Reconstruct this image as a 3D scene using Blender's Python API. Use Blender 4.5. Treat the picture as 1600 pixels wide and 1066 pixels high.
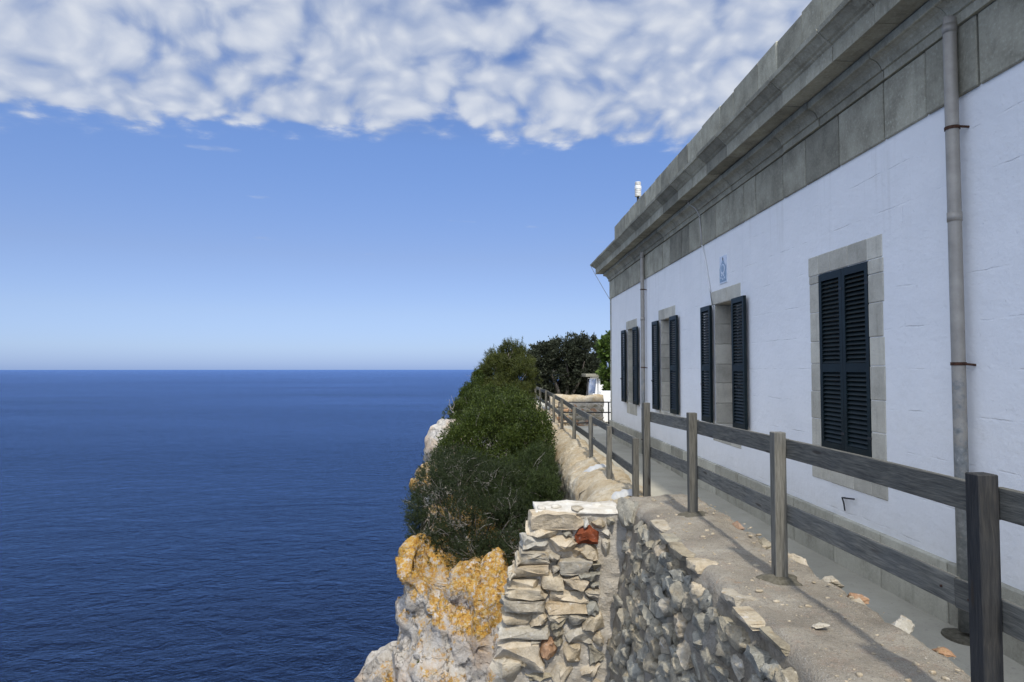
import bpy, bmesh, math, random
import numpy as np
from mathutils import Vector
R = math.radians
random.seed(7)
for o in list(bpy.data.objects): bpy.data.objects.remove(o)
SC = bpy.context.scene
COL = SC.collection

# ------------------------------------------------------------------ camera
F = 1067.0                                   # focal length in photo pixels (24 mm on 36 mm)
YAW, PITCH = math.atan(35/F), math.atan(44/F)
cam = bpy.data.cameras.new('camera'); camo = bpy.data.objects.new('camera', cam); COL.objects.link(camo)
cam.sensor_width = 36; cam.lens = 24; cam.clip_start = .05; cam.clip_end = 400000
camo.location = (0, 0, 0); camo.rotation_euler = (math.pi/2 + PITCH, 0, -YAW)
SC.camera = camo
_f = Vector((math.sin(YAW)*math.cos(PITCH), math.cos(YAW)*math.cos(PITCH), math.sin(PITCH)))
_r = Vector((math.cos(YAW), -math.sin(YAW), 0)); _u = _r.cross(_f)
def P(px, py, Y):
    "world point at depth Y seen at photo pixel px,py (used to read real positions off the photograph)"
    d = _f*F + _r*(px-800) + _u*(533-py)
    return d*(Y/d.y)

# ------------------------------------------------------------------ sun, sky, exposure
EL = R(52); SX = .05
sdir = Vector((SX*math.sin(EL), -math.cos(EL), math.sin(EL))).normalized()      # towards the sun
sl = bpy.data.lights.new('sun', 'SUN'); sl.energy = 2.45; sl.angle = R(2.5); sl.color = (1, .95, .86)
so = bpy.data.objects.new('sun', sl); COL.objects.link(so); so.location = (0, -20, 40)
so.rotation_euler = sdir.to_track_quat('Z', 'Y').to_euler()
SC.view_settings.view_transform = 'Standard'; SC.view_settings.look = 'None'
SC.view_settings.exposure = 0.45; SC.view_settings.gamma = 1; SC.view_settings.use_curve_mapping = False
SC.cycles.max_bounces = 5; SC.cycles.diffuse_bounces = 3; SC.cycles.glossy_bounces = 2; SC.cycles.transmission_bounces = 2; SC.cycles.transparent_max_bounces = 4

class NT:
    "small node-tree writer"
    def __init__(s, tree): s.t = tree; s.n = tree.nodes; s.l = tree.links; s.n.clear()
    def new(s, ty, **kw):
        n = s.n.new(ty)
        for k, v in kw.items(): setattr(n, k, v)
        return n
    def put(s, sock, v):
        if v is None: return
        if isinstance(v, bpy.types.NodeSocket): s.l.new(v, sock)
        elif isinstance(v, (tuple, list)) and len(v) == 3 and sock.type == 'RGBA': sock.default_value = (*v, 1)
        else: sock.default_value = v
    def pos(s): return s.new('ShaderNodeNewGeometry').outputs['Position']
    def nrm(s): return s.new('ShaderNodeNewGeometry').outputs['Normal']
    def rnd(s): return s.new('ShaderNodeObjectInfo').outputs['Random']
    def math(s, op, a, b=0, c=0, clamp=False):
        n = s.new('ShaderNodeMath', operation=op, use_clamp=clamp)
        s.put(n.inputs[0], a); s.put(n.inputs[1], b); s.put(n.inputs[2], c); return n.outputs[0]
    def vmul(s, v, xyz):
        n = s.new('ShaderNodeVectorMath', operation='MULTIPLY'); s.put(n.inputs[0], v); s.put(n.inputs[1], xyz); return n.outputs[0]
    def vadd(s, v, w):
        n = s.new('ShaderNodeVectorMath', operation='ADD'); s.put(n.inputs[0], v); s.put(n.inputs[1], w); return n.outputs[0]
    def vscale(s, v, f):
        n = s.new('ShaderNodeVectorMath', operation='SCALE'); s.put(n.inputs[0], v); s.put(n.inputs['Scale'], f); return n.outputs[0]
    def sep(s, v):
        n = s.new('ShaderNodeSeparateXYZ'); s.put(n.inputs[0], v); return n.outputs
    def comb(s, x, y, z):
        n = s.new('ShaderNodeCombineXYZ'); s.put(n.inputs[0], x); s.put(n.inputs[1], y); s.put(n.inputs[2], z); return n.outputs[0]
    def noise(s, scale, detail=4, rough=.55, vec=None, dist=0, color=False, dim='3D'):
        n = s.new('ShaderNodeTexNoise', noise_dimensions=dim); s.put(n.inputs['Vector'], vec if vec is not None else s.pos())
        s.put(n.inputs['Scale'], scale); s.put(n.inputs['Detail'], detail); s.put(n.inputs['Roughness'], rough); s.put(n.inputs['Distortion'], dist)
        return n.outputs['Color' if color else 'Fac']
    def voro(s, scale, vec=None, feature='F1', out='Distance', rand=1, dim='3D'):
        n = s.new('ShaderNodeTexVoronoi', feature=feature, voronoi_dimensions=dim); s.put(n.inputs['Vector'], vec if vec is not None else s.pos())
        s.put(n.inputs['Scale'], scale); s.put(n.inputs['Randomness'], rand); return n.outputs[out]
    def ramp(s, fac, stops, interp='LINEAR'):
        n = s.new('ShaderNodeValToRGB'); n.color_ramp.interpolation = interp; e = n.color_ramp.elements
        while len(e) < len(stops): e.new(.5)
        for i, (p, c) in enumerate(stops):
            e[i].position = p; e[i].color = (*c, 1) if isinstance(c, (tuple, list)) else (c, c, c, 1)
        s.put(n.inputs[0], fac); return n.outputs[0]
    def mix(s, fac, a, b, blend='MIX'):
        n = s.new('ShaderNodeMix', data_type='RGBA', blend_type=blend)
        s.put(n.inputs[0], fac); s.put(n.inputs[6], a); s.put(n.inputs[7], b); return n.outputs[2]
    def sstep(s, x, a, b):
        n = s.new('ShaderNodeMapRange', interpolation_type='SMOOTHSTEP')
        s.put(n.inputs[0], x); s.put(n.inputs[1], a); s.put(n.inputs[2], b); return n.outputs[0]
    def bump(s, h, strength=.5, dist=.02, normal=None):
        n = s.new('ShaderNodeBump'); s.put(n.inputs['Height'], h); n.inputs['Strength'].default_value = strength
        n.inputs['Distance'].default_value = dist; s.put(n.inputs['Normal'], normal); return n.outputs[0]
    def bsdf(s, color, rough=.8, normal=None, spec=.3, metal=0, **kw):
        b = s.new('ShaderNodeBsdfPrincipled'); o = s.new('ShaderNodeOutputMaterial')
        s.put(b.inputs['Base Color'], color); s.put(b.inputs['Roughness'], rough); s.put(b.inputs['Normal'], normal)
        b.inputs['Specular IOR Level'].default_value = spec; b.inputs['Metallic'].default_value = metal
        for k, v in kw.items(): s.put(b.inputs[k], v)
        s.l.new(b.outputs[0], o.inputs[0]); return b

# world: Nishita sky with a bank of altocumulus spread on a flat layer overhead
W = bpy.data.worlds.new('World'); SC.world = W; W.use_nodes = True
w = NT(W.node_tree)
sky = w.new('ShaderNodeTexSky', sky_type='NISHITA'); sky.sun_disc = False
sky.sun_elevation = EL; sky.sun_rotation = math.atan2(sdir.x, sdir.y); sky.altitude = 80
sky.air_density = 1.0; sky.dust_density = .35; sky.ozone_density = 2.2
gen = w.new('ShaderNodeTexCoord').outputs['Generated']
gx, gy, gz = w.sep(gen)
zc = w.math('MAXIMUM', gz, .03)
cu, cv = w.math('DIVIDE', gx, zc), w.math('DIVIDE', gy, zc)
plane = w.comb(cu, cv, 0)
zs_ = w.math('ADD', zc, .35)
lay = w.comb(w.math('DIVIDE', gx, zs_), w.math('DIVIDE', gy, zs_), 0)              # layer curving down towards the horizon
warp = w.vscale(w.vadd(w.noise(2.6, 3, .55, lay, color=True, dim='2D'), (-.5, -.5, -.5)), .16)
pw = w.vmul(w.vadd(lay, warp), (1, 1.0, 1))
cell = w.voro(17.5, pw, 'SMOOTH_F1', dim='2D'); cell2 = w.voro(37, w.vadd(pw, (3.1, 1.7, 0)), 'SMOOTH_F1', dim='2D')
fb = w.noise(27, 6, .6, pw, dim='2D'); bigc = w.noise(2.4, 3, .55, w.vadd(lay, (4.3, 8.2, 0)), dim='2D')
puff = w.math('ADD', w.math('MULTIPLY', w.math('SUBTRACT', .50, cell), 1.35), w.math('MULTIPLY', w.math('SUBTRACT', .48, cell2), .45))
lump = w.math('ADD', puff, w.math('MULTIPLY', w.math('SUBTRACT', fb, .5), .55))
edge = w.math('ADD', cv, w.math('MULTIPLY', w.math('SUBTRACT', w.noise(1.7, 6, .66, plane, dim='2D'), .5), 1.0))
edge = w.math('ADD', edge, w.math('MULTIPLY', cu, -.10))
cover = w.math('MULTIPLY', w.sstep(edge, 3.15, 2.5), w.sstep(gz, .0, .1))
dens = w.math('ADD', w.math('ADD', lump, w.math('MULTIPLY', cover, .78)), w.math('MULTIPLY', w.math('SUBTRACT', bigc, .46), .8))
mask = w.math('MULTIPLY', w.sstep(dens, .05, .95), w.sstep(cover, .0, .5))
wisp = w.noise(2.6, 4, .55, w.vmul(plane, (.8, 1.2, 1)), dim='2D')
wm = w.math('MULTIPLY', w.math('MULTIPLY', w.sstep(wisp, .70, .85), .3), w.sstep(gz, .1, .22))
mask = w.math('MULTIPLY', w.math('MAXIMUM', mask, wm), .93)
shade = w.sstep(w.math('ADD', lump, w.math('MULTIPLY', w.math('SUBTRACT', w.noise(7, 4, .55, pw, dim='2D'), .5), .7)), -.35, .95)
cl_col = w.mix(shade, (3.2, 3.9, 5.5), (6.1, 6.45, 7.1))
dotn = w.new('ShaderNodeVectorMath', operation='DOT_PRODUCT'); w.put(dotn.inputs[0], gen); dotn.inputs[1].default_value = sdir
cloud_fill = w.math('ADD', 1.0, w.math('MULTIPLY', w.math('POWER', w.math('MAXIMUM', dotn.outputs['Value'], 0), 1.6), 2.5))    # gain added to cloud towards the sun, out of view, to lift ambient light
cl_col = w.mix(1.0, cl_col, w.comb(cloud_fill, cloud_fill, cloud_fill), 'MULTIPLY')
sky_tint = w.ramp(gz, [(0, (.40, .58, 1.25)), (.03, (.55, .675, 1.14)), (.08, (.685, .73, 1.035)), (.16, (.795, .79, 1.01)), (.31, (.91, 1.0, 1.29)), (1, (.91, 1.0, 1.24))])   # haze painted as a tint by elevation, takes yellow out of the low sky
skyc = w.mix(1.0, sky.outputs[0], sky_tint, 'MULTIPLY')
bg = w.new('ShaderNodeBackground'); bg.inputs[1].default_value = .085
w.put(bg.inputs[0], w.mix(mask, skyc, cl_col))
wo = w.new('ShaderNodeOutputWorld'); w.l.new(bg.outputs[0], wo.inputs[0])

# ------------------------------------------------------------------ materials
MAT = {}
def material(name):
    m = bpy.data.materials.new(name); m.use_nodes = True; MAT[name] = m; return NT(m.node_tree)

m = material('sea')
p = m.pos()
w1 = m.noise(.035, 4, .6, m.vmul(p, (.55, 1, 1)), .6)
w2 = m.noise(.19, 6, .66, m.vmul(p, (.75, 1, 1)), .5)
w3 = m.noise(.9, 3, .6, m.vmul(p, (.7, 1, 1)))
h = m.math('ADD', m.math('ADD', m.math('MULTIPLY', w1, 5.5), m.math('MULTIPLY', w2, 3.0)), m.math('MULTIPLY', w3, .7))
patch = m.noise(.004, 3, .55, m.vmul(p, (.35, 1, 1)))
gust = m.noise(.0035, 4, .6, m.vmul(p, (.22, 1, 1)), .5)
h = m.math('MULTIPLY', h, m.math('ADD', .16, m.math('MULTIPLY', gust, .62)))
bn = m.bump(h, 1.0, 1.0)
df = m.new('ShaderNodeBsdfDiffuse'); m.put(df.inputs[0], m.mix(m.sstep(patch, .35, .7), (.0004, .0015, .008), (.001, .003, .013))); m.put(df.inputs['Normal'], bn)
gl = m.new('ShaderNodeBsdfGlossy'); m.put(gl.inputs[0], (.36, .52, .82)); gl.inputs['Roughness'].default_value = .22; m.put(gl.inputs['Normal'], bn)
fr = m.new('ShaderNodeFresnel'); fr.inputs[0].default_value = 1.33; m.put(fr.inputs['Normal'], bn)
mx = m.new('ShaderNodeMixShader'); m.put(mx.inputs[0], m.math('MULTIPLY', fr.outputs[0], 1.0)); m.l.new(df.outputs[0], mx.inputs[1]); m.l.new(gl.outputs[0], mx.inputs[2])
ot = m.new('ShaderNodeOutputMaterial'); m.l.new(mx.outputs[0], ot.inputs[0])

m = material('white_paint')
p = m.pos(); sx, sy, sz = m.sep(p)
n1 = m.noise(1.3, 5, .6); n2 = m.noise(18, 5, .65)
br = m.new('ShaderNodeTexBrick'); m.put(br.inputs['Vector'], m.vadd(m.comb(sy, sz, 0), m.vscale(m.vadd(m.noise(2.5, 3, .6, color=True), (-.5,)*3), .05)))
br.inputs['Scale'].default_value = 1; br.inputs['Brick Width'].default_value = 2.9; br.inputs['Row Height'].default_value = .36
br.inputs['Mortar Size'].default_value = .008; br.inputs['Mortar Smooth'].default_value = .6
joint = m.math('MULTIPLY', br.outputs['Fac'], m.sstep(m.noise(3.1, 5, .65), .46, .70))
pit = m.sstep(m.noise(46, 3, .6), .68, .76)
trowel = m.noise(4.5, 4, .6, m.vmul(p, (1, .7, 1.3)))
hgt = m.math('SUBTRACT', m.math('ADD', m.math('ADD', m.math('MULTIPLY', n2, .40), m.math('MULTIPLY', trowel, .75)), m.math('MULTIPLY', n1, .5)), m.math('ADD', m.math('MULTIPLY', joint, .42), m.math('MULTIPLY', pit, .25)))
base = m.mix(m.sstep(n1, .3, .75), (.86, .855, .84), (.80, .80, .79))
base = m.mix(m.math('MULTIPLY', joint, .22), base, (.60, .60, .60))
base = m.mix(m.math('MULTIPLY', m.sstep(m.noise(3, 6, .7), .62, .75), .25), base, (.62, .60, .55))
run = m.math('MULTIPLY', m.sstep(m.noise(1, 4, .6, m.vmul(p, (9, 9, .35))), .56, .74), m.sstep(sz, .6, 2.1))
base = m.mix(m.math('MULTIPLY', run, .26), base, (.50, .48, .43))
low = m.math('MULTIPLY', m.sstep(m.math('ADD', sz, m.math('MULTIPLY', m.noise(5, 5, .65), .5)), -.85, -1.35), m.noise(11, 4, .7))
base = m.mix(m.math('MULTIPLY', low, .40), base, (.55, .52, .46))
m.bsdf(base, .75, m.bump(hgt, .9, .014), .25)

def stone_mat(name, cols, scale=9, streak=True, bump=.6, vary=.35, spots=(.5, .5, .47)):
    m = material(name); p = m.pos()
    p = m.vadd(p, m.vscale(m.comb(m.rnd(), m.rnd(), 0), 13))
    n1 = m.noise(scale*.35, 5, .62, p); n2 = m.noise(scale*4, 5, .7, p); n3 = m.noise(scale*14, 3, .6, p)
    c = m.ramp(m.math('ADD', m.math('MULTIPLY', n1, .7), m.math('MULTIPLY', n2, .3)), [(.3, cols[0]), (.5, cols[1]), (.72, cols[2])])
    if streak:
        st = m.noise(1, 4, .65, m.vmul(p, (14, 14, 1.1)))
        c = m.mix(m.math('MULTIPLY', m.sstep(st, .52, .72), .26), c, (cols[0][0]*.6, cols[0][1]*.6, cols[0][2]*.6))
    c = m.mix(m.math('MULTIPLY', m.sstep(n2, .56, .70), .45), c, spots)
    pit = m.sstep(n3, .62, .72)
    c = m.mix(m.math('MULTIPLY', pit, .5), c, (cols[0][0]*.45, cols[0][1]*.45, cols[0][2]*.42))
    v = m.math('ADD', 1-vary/2, m.math('MULTIPLY', m.rnd(), vary))
    c = m.mix(1, c, m.comb(v, v, m.math('MULTIPLY', v, .87 if 'cornice' in name else .92)), 'MULTIPLY')
    hh = m.math('SUBTRACT', m.math('ADD', m.math('MULTIPLY', n2, .6), n1), m.math('MULTIPLY', pit, .35))
    m.bsdf(c, .88, m.bump(hh, bump, .02), .2)
stone_mat('cornice_stone', [(.18, .167, .145), (.325, .306, .268), (.46, .435, .385)], vary=.55)
stone_mat('plinth_stone', [(.27, .255, .22), (.41, .392, .345), (.50, .485, .43)], vary=.45)
stone_mat('surround_stone', [(.38, .355, .315), (.52, .49, .44), (.62, .59, .535)], vary=.3)

def rubble_mat(name, lo, mid, hi, tint=None, bump=.9):
    m = material(name); p = m.vadd(m.pos(), m.vscale(m.comb(m.rnd(), 0, m.rnd()), 7))
    n1 = m.noise(5, 5, .65, p); n2 = m.noise(26, 5, .7, p); n3 = m.noise(90, 3, .6, p)
    lay = m.noise(1, 4, .6, m.vmul(p, (5, 5, 42)))
    c = m.ramp(m.math('ADD', m.math('MULTIPLY', n1, .65), m.math('MULTIPLY', n2, .35)), [(.33, lo), (.5, mid), (.68, hi)])
    hue = m.ramp(m.rnd(), [(0, (1.0, .90, .74)), (.3, (1, .97, .92)), (.55, (.86, .89, .92)), (.8, (1.08, .95, .78)), (1, (1.1, 1.05, .95))])
    c = m.mix(.85, c, hue, 'MULTIPLY')
    c = m.mix(m.math('MULTIPLY', m.sstep(m.noise(9, 4, .6, p), .57, .70), .45), c, tint or (.36, .24, .11))
    c = m.mix(m.math('MULTIPLY', m.sstep(n3, .58, .7), .45), c, (.10, .095, .085))
    c = m.mix(m.math('MULTIPLY', m.sstep(m.noise(13, 5, .7, p), .60, .70), .5), c, (.58, .56, .52))
    if name == 'grey_rubble': c = m.mix(1, c, (.98, .95, .84), 'MULTIPLY')
    hh = m.math('ADD', m.math('ADD', m.math('MULTIPLY', n1, .8), m.math('MULTIPLY', n2, .6)), m.math('ADD', m.math('MULTIPLY', lay, .18), m.math('MULTIPLY', n3, .15)))
    m.bsdf(c, .92, m.bump(hh, bump, .03), .15)
rubble_mat('dry_stone', (.25, .21, .15), (.42, .37, .285), (.54, .495, .41))
rubble_mat('grey_rubble', (.17, .16, .145), (.31, .30, .275), (.45, .435, .40), (.38, .29, .17), bump=1.0)
rubble_mat('red_stone', (.10, .028, .014), (.20, .055, .024), (.27, .09, .045), (.10, .03, .015))
rubble_mat('pale_stone', (.34, .305, .24), (.48, .44, .36), (.57, .535, .465))
rubble_mat('brown_stone', (.22, .13, .08), (.36, .23, .15), (.46, .34, .25))

m = material('mortar')
n1 = m.noise(4, 6, .65); n2 = m.noise(40, 4, .7)
c = m.ramp(n1, [(.3, (.34, .29, .22)), (.5, (.46, .41, .33)), (.7, (.56, .52, .45))])
c = m.mix(m.math('MULTIPLY', m.sstep(n2, .58, .7), .5), c, (.22, .19, .15))
m.bsdf(c, .95, m.bump(m.math('ADD', n1, m.math('MULTIPLY', n2, .7)), 1, .035), .1)

m = material('grey_mortar')
n1 = m.noise(3, 6, .65); n2 = m.noise(34, 5, .7)
c = m.ramp(n1, [(.3, (.17, .14, .10)), (.5, (.27, .235, .18)), (.7, (.38, .345, .285))])
c = m.mix(m.math('MULTIPLY', m.sstep(n2, .56, .7), .5), c, (.14, .125, .105))
m.bsdf(c, .95, m.bump(m.math('ADD', n1, m.math('MULTIPLY', n2, .9)), 1, .04), .1)

m = material('white_mortar')
n1 = m.noise(5, 6, .65); n2 = m.noise(50, 4, .7)
c = m.ramp(n1, [(.3, (.42, .37, .29)), (.5, (.58, .54, .46)), (.7, (.70, .67, .60))])
m.bsdf(c, .95, m.bump(m.math('ADD', n1, m.math('MULTIPLY', n2, .6)), .8, .02), .1)

m = material('sandy_concrete')
n1 = m.noise(2.2, 6, .65); n2 = m.noise(30, 5, .72); n3 = m.noise(140, 3, .65)
c = m.ramp(n1, [(.3, (.25, .215, .165)), (.5, (.355, .31, .24)), (.72, (.47, .42, .335))])
grit = m.voro(70, m.vadd(m.pos(), m.vscale(m.noise(20, 2, .5, color=True), .02)))
c = m.mix(m.math('MULTIPLY', m.sstep(n2, .50, .68), .6), c, (.19, .175, .15))
c = m.mix(m.math('MULTIPLY', m.sstep(m.noise(9, 5, .7), .52, .66), .45), c, (.36, .27, .20))
c = m.mix(m.math('MULTIPLY', m.sstep(grit, .30, .12), m.math('MULTIPLY', n2, .8)), c, (.52, .48, .42))
c = m.mix(m.math('MULTIPLY', m.sstep(n3, .58, .66), .7), c, (.60, .57, .51))
c = m.mix(m.math('MULTIPLY', m.sstep(m.noise(95, 3, .6), .60, .68), .7), c, (.12, .10, .08))
c = m.mix(m.math('MULTIPLY', m.sstep(m.noise(3.4, 5, .7), .63, .71), .5), c, (.50, .27, .12))
m.bsdf(c, .95, m.bump(m.math('ADD', m.math('ADD', n1, m.math('MULTIPLY', n2, .8)), m.math('MULTIPLY', n3, .45)), 1.0, .035), .1)

m = material('path_concrete')
n1 = m.noise(.9, 6, .65); n2 = m.noise(22, 5, .7); n3 = m.noise(120, 3, .6)
c = m.ramp(n1, [(.3, (.32, .297, .235)), (.55, (.41, .38, .30)), (.75, (.48, .45, .365))])
c = m.mix(m.math('MULTIPLY', m.sstep(n2, .56, .68), .35), c, (.19, .18, .165))
c = m.mix(m.math('MULTIPLY', m.sstep(n3, .64, .70), .6), c, (.55, .54, .51))
m.bsdf(c, .9, m.bump(m.math('ADD', n2, m.math('MULTIPLY', n3, .4)), .6, .01), .2)

m = material('coping_plaster')
n1 = m.noise(1.7, 6, .68); n2 = m.noise(9, 6, .7); n3 = m.noise(60, 4, .7)
c = m.ramp(m.math('ADD', m.math('MULTIPLY', n1, .6), m.math('MULTIPLY', n2, .4)), [(.32, (.34, .24, .12)), (.46, (.46, .37, .24)), (.58, (.54, .47, .345)), (.72, (.62, .57, .475))])
stn = m.noise(1, 5, .7, m.vmul(m.pos(), (3, 9, 3)))
c = m.mix(m.math('MULTIPLY', m.sstep(stn, .54, .68), .55), c, (.42, .27, .12))
c = m.mix(m.math('MULTIPLY', m.sstep(n3, .56, .68), .45), c, (.24, .19, .13))
c = m.mix(m.math('MULTIPLY', m.sstep(m.voro(3.2, m.vadd(m.pos(), m.vscale(m.noise(4, 4, .6, color=True), .35)), 'DISTANCE_TO_EDGE'), .012, .0), .6), c, (.16, .12, .08))
m.bsdf(c, .93, m.bump(m.math('ADD', m.math('ADD', n1, n2), m.math('MULTIPLY', n3, .55)), 1.0, .04), .12)

m = material('white_patch')
n1 = m.noise(3, 5, .6)
m.bsdf(m.ramp(n1, [(.35, (.40, .395, .37)), (.65, (.50, .495, .47))]), .85, m.bump(m.noise(30, 4, .6), .4, .01), .2)

m = material('limestone_cliff')
p = m.pos(); px_, py_, pz_ = m.sep(p); nx_, ny_, nz_ = m.sep(m.nrm())
n1 = m.noise(.8, 6, .65); n2 = m.noise(5, 6, .7); n3 = m.noise(28, 5, .72)
c = m.ramp(m.math('ADD', m.math('MULTIPLY', n1, .5), m.math('MULTIPLY', n2, .5)), [(.33, (.29, .25, .20)), (.47, (.43, .39, .33)), (.58, (.54, .505, .45)), (.72, (.61, .585, .54))])
c = m.mix(m.math('MULTIPLY', m.sstep(m.noise(1.3, 5, .6, m.vadd(p, (9, 3, 1))), .48, .66), .6), c, (.44, .30, .185))
crack = m.voro(2.4, m.vadd(p, m.vscale(m.noise(2.5, 5, .65, color=True), .7)), 'DISTANCE_TO_EDGE')
ck = m.sstep(crack, .018, .0)
crack2 = m.voro(7.5, m.vadd(p, m.vscale(m.noise(5, 4, .65, color=True), .4)), 'DISTANCE_TO_EDGE')
ck2 = m.sstep(crack2, .05, .0)
c = m.mix(m.math('MULTIPLY', ck, .35), c, (.13, .11, .09))
c = m.mix(m.math('MULTIPLY', m.sstep(n3, .56, .68), .45), c, (.17, .155, .14))
lz = m.sstep(m.math('ADD', pz_, m.math('MULTIPLY', n1, .8)), -3.9, -2.6)
up = m.sstep(nz_, -.35, .75)
lic = m.math('ADD', m.math('ADD', m.math('MULTIPLY', m.noise(1.25, 6, .7, m.vadd(p, (2, 0, 5))), 1.2), m.math('MULTIPLY', n3, .25)), m.math('ADD', m.math('MULTIPLY', up, .20), m.math('MULTIPLY', lz, .26)))
lm = m.math('MAXIMUM', m.sstep(lic, .93, 1.06), m.math('MULTIPLY', m.sstep(m.noise(2.6, 6, .7, m.vadd(p, (7, 1, 3))), .55, .63), m.sstep(m.noise(.8, 2, .5, m.vadd(p, (1, 8, 2))), .38, .52)))
lc = m.ramp(m.noise(19, 5, .75), [(.34, (.22, .095, .012)), (.44, (.38, .18, .014)), (.54, (.47, .26, .022)), (.62, (.44, .34, .17)), (.72, (.52, .47, .38))])
lm = m.math('MULTIPLY', lm, m.sstep(py_, 19, 15))
lm = m.math('MULTIPLY', lm, m.sstep(m.noise(13, 5, .75, m.vadd(p, (3, 3, 9))), .36, .50))
c = m.mix(m.math('MULTIPLY', lm, .9), c, lc)
hh = m.math('SUBTRACT', m.math('ADD', m.math('ADD', m.math('MULTIPLY', n1, .6), n2), m.math('MULTIPLY', n3, .5)), m.math('MULTIPLY', ck, .5))
m.bsdf(c, .93, m.bump(hh, 1, .06), .12)

m = material('headland_rock')
n1 = m.noise(.15, 6, .65); n2 = m.noise(1.2, 6, .7)
m.bsdf(m.ramp(m.math('ADD', m.math('MULTIPLY', n1, .5), m.math('MULTIPLY', n2, .5)), [(.35, (.25, .22, .18)), (.6, (.48, .45, .40))]), .95, m.bump(n2, 1, .3), .1)

def wood_mat(name, cols):
    m = material(name); tc = m.new('ShaderNodeTexCoord').outputs['Object']; r = m.rnd()
    p = m.vadd(tc, m.comb(m.math('MULTIPLY', r, 9), m.math('MULTIPLY', r, 17), m.math('MULTIPLY', r, 5)))
    ax = (1, .07, 1) if 'rail' in name else (1, 1, .07)
    wob = m.vscale(m.vadd(m.noise(3.0, 2, .5, m.vmul(p, (1, .5, 1) if 'rail' in name else (1, 1, .5)), color=True), (-.5, -.5, -.5)), .075)
    q = m.vmul(m.vadd(p, wob), ax)
    g = m.noise(55, 3, .55, q); fine = m.noise(210, 3, .6, q); rg = m.noise(120, 1, .5, q)
    f = m.math('ADD', m.math('MULTIPLY', g, .5), m.math('ADD', m.math('MULTIPLY', fine, .22), m.math('MULTIPLY', rg, .28)))
    c = m.ramp(f, [(.33, cols[0]), (.5, cols[1]), (.67, cols[2])])
    c = m.mix(m.math('MULTIPLY', m.sstep(m.noise(2.2, 4, .6, p), .5, .68), .35), c, cols[3])
    kn = m.voro(1, m.vadd(m.vmul(p, (9, 1.6, 9) if 'rail' in name else (9, 9, 1.6)), wob)); c = m.mix(m.math('MULTIPLY', m.sstep(kn, .13, .06), .8), c, (.035, .026, .018))
    v = m.math('ADD', .78, m.math('MULTIPLY', r, .45))
    c = m.mix(1, c, m.comb(v, v, v), 'MULTIPLY')
    m.bsdf(c, .75, m.bump(m.math('ADD', g, m.math('MULTIPLY', fine, .7)), .7, .006), .3)
wood_mat('rail_wood', [(.05, .049, .043), (.12, .115, .095), (.20, .185, .147), (.095, .10, .098)])
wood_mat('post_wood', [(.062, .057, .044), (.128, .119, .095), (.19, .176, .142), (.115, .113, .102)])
wood_mat('shaded_post_wood', [(.014, .0135, .013), (.031, .030, .028), (.058, .053, .045), (.025, .028, .032)])  # post wood with shade put into its colour, for the nearest post

m = material('shutter_paint')
n = m.noise(7, 4, .6)
m.bsdf(m.ramp(n, [(.35, (.002, .008, .010)), (.65, (.0045, .0135, .016))]), .48, m.bump(m.noise(60, 3, .6), .15, .003), .25)
m = material('window_wood')
m.bsdf(m.ramp(m.noise(1, 4, .6, m.vmul(m.pos(), (25, 25, 2))), [(.35, (.07, .035, .012)), (.65, (.17, .085, .03))]), .6)
m = material('dark_interior'); m.bsdf((.012, .011, .01), .9)
m = material('window_glass'); m.bsdf((.01, .012, .014), .06, spec=.6)
m = material('pipe_metal')
z_ = m.sep(m.pos())[2]
n = m.noise(6, 5, .65); worn = m.sstep(m.math('ADD', m.math('MULTIPLY', z_, -.25), m.noise(9, 5, .7)), .5, .72)
c = m.mix(worn, m.ramp(n, [(.3, (.29, .265, .225)), (.7, (.40, .365, .31))]), m.ramp(m.noise(22, 5, .7), [(.35, (.17, .18, .175)), (.6, (.28, .285, .27)), (.72, (.45, .44, .40))]))
m.bsdf(c, .5, m.bump(n, .15, .004), .4, .25)
m = material('rust'); m.bsdf(m.ramp(m.noise(40, 4, .6), [(.3, (.035, .018, .012)), (.7, (.10, .045, .025))]), .85)
m = material('dark_iron'); m.bsdf((.022, .022, .024), .55, spec=.4)
m = material('cable_white'); m.bsdf((.72, .72, .70), .6)
m = material('cable_grey'); m.bsdf((.46, .44, .40), .7)
m = material('tile_white'); m.bsdf(m.ramp(m.noise(14, 3, .6), [(.4, (.60, .66, .74)), (.7, (.72, .75, .80))]), .35)
m = material('tile_blue'); m.bsdf(m.ramp(m.noise(38, 3, .7), [(.38, (.13, .22, .33)), (.5, (.32, .42, .53)), (.62, (.18, .27, .38))]), .35)
m = material('tile_gold'); m.bsdf((.30, .33, .36), .4)
m = material('ceramic_grey'); m.bsdf(m.ramp(m.noise(20, 4, .6), [(.3, (.42, .40, .36)), (.7, (.62, .60, .55))]), .5)
m = material('ceramic_white'); m.bsdf((.80, .80, .78), .3)
m = material('blue_cloth'); m.bsdf(m.ramp(m.noise(7, 3, .6), [(.4, (.22, .28, .42)), (.6, (.40, .45, .55))]), .8)
m = material('damp_ring'); m.bsdf(m.ramp(m.noise(30, 4, .65), [(.35, (.07, .062, .042)), (.7, (.15, .135, .10))]), .9, m.bump(m.noise(60, 4, .7), .8, .01))
m = material('ink'); m.bsdf((.01, .01, .012), .7)
m = material('bark'); m.bsdf(m.ramp(m.noise(1, 5, .6, m.vmul(m.pos(), (20, 20, 5))), [(.35, (.09, .075, .06)), (.65, (.20, .175, .15))]), .9, m.bump(m.noise(30, 4, .6), .7, .01))
m = material('dead_wood'); m.bsdf(m.ramp(m.noise(14, 4, .6), [(.35, (.18, .165, .14)), (.65, (.34, .31, .27))]), .85)

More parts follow.
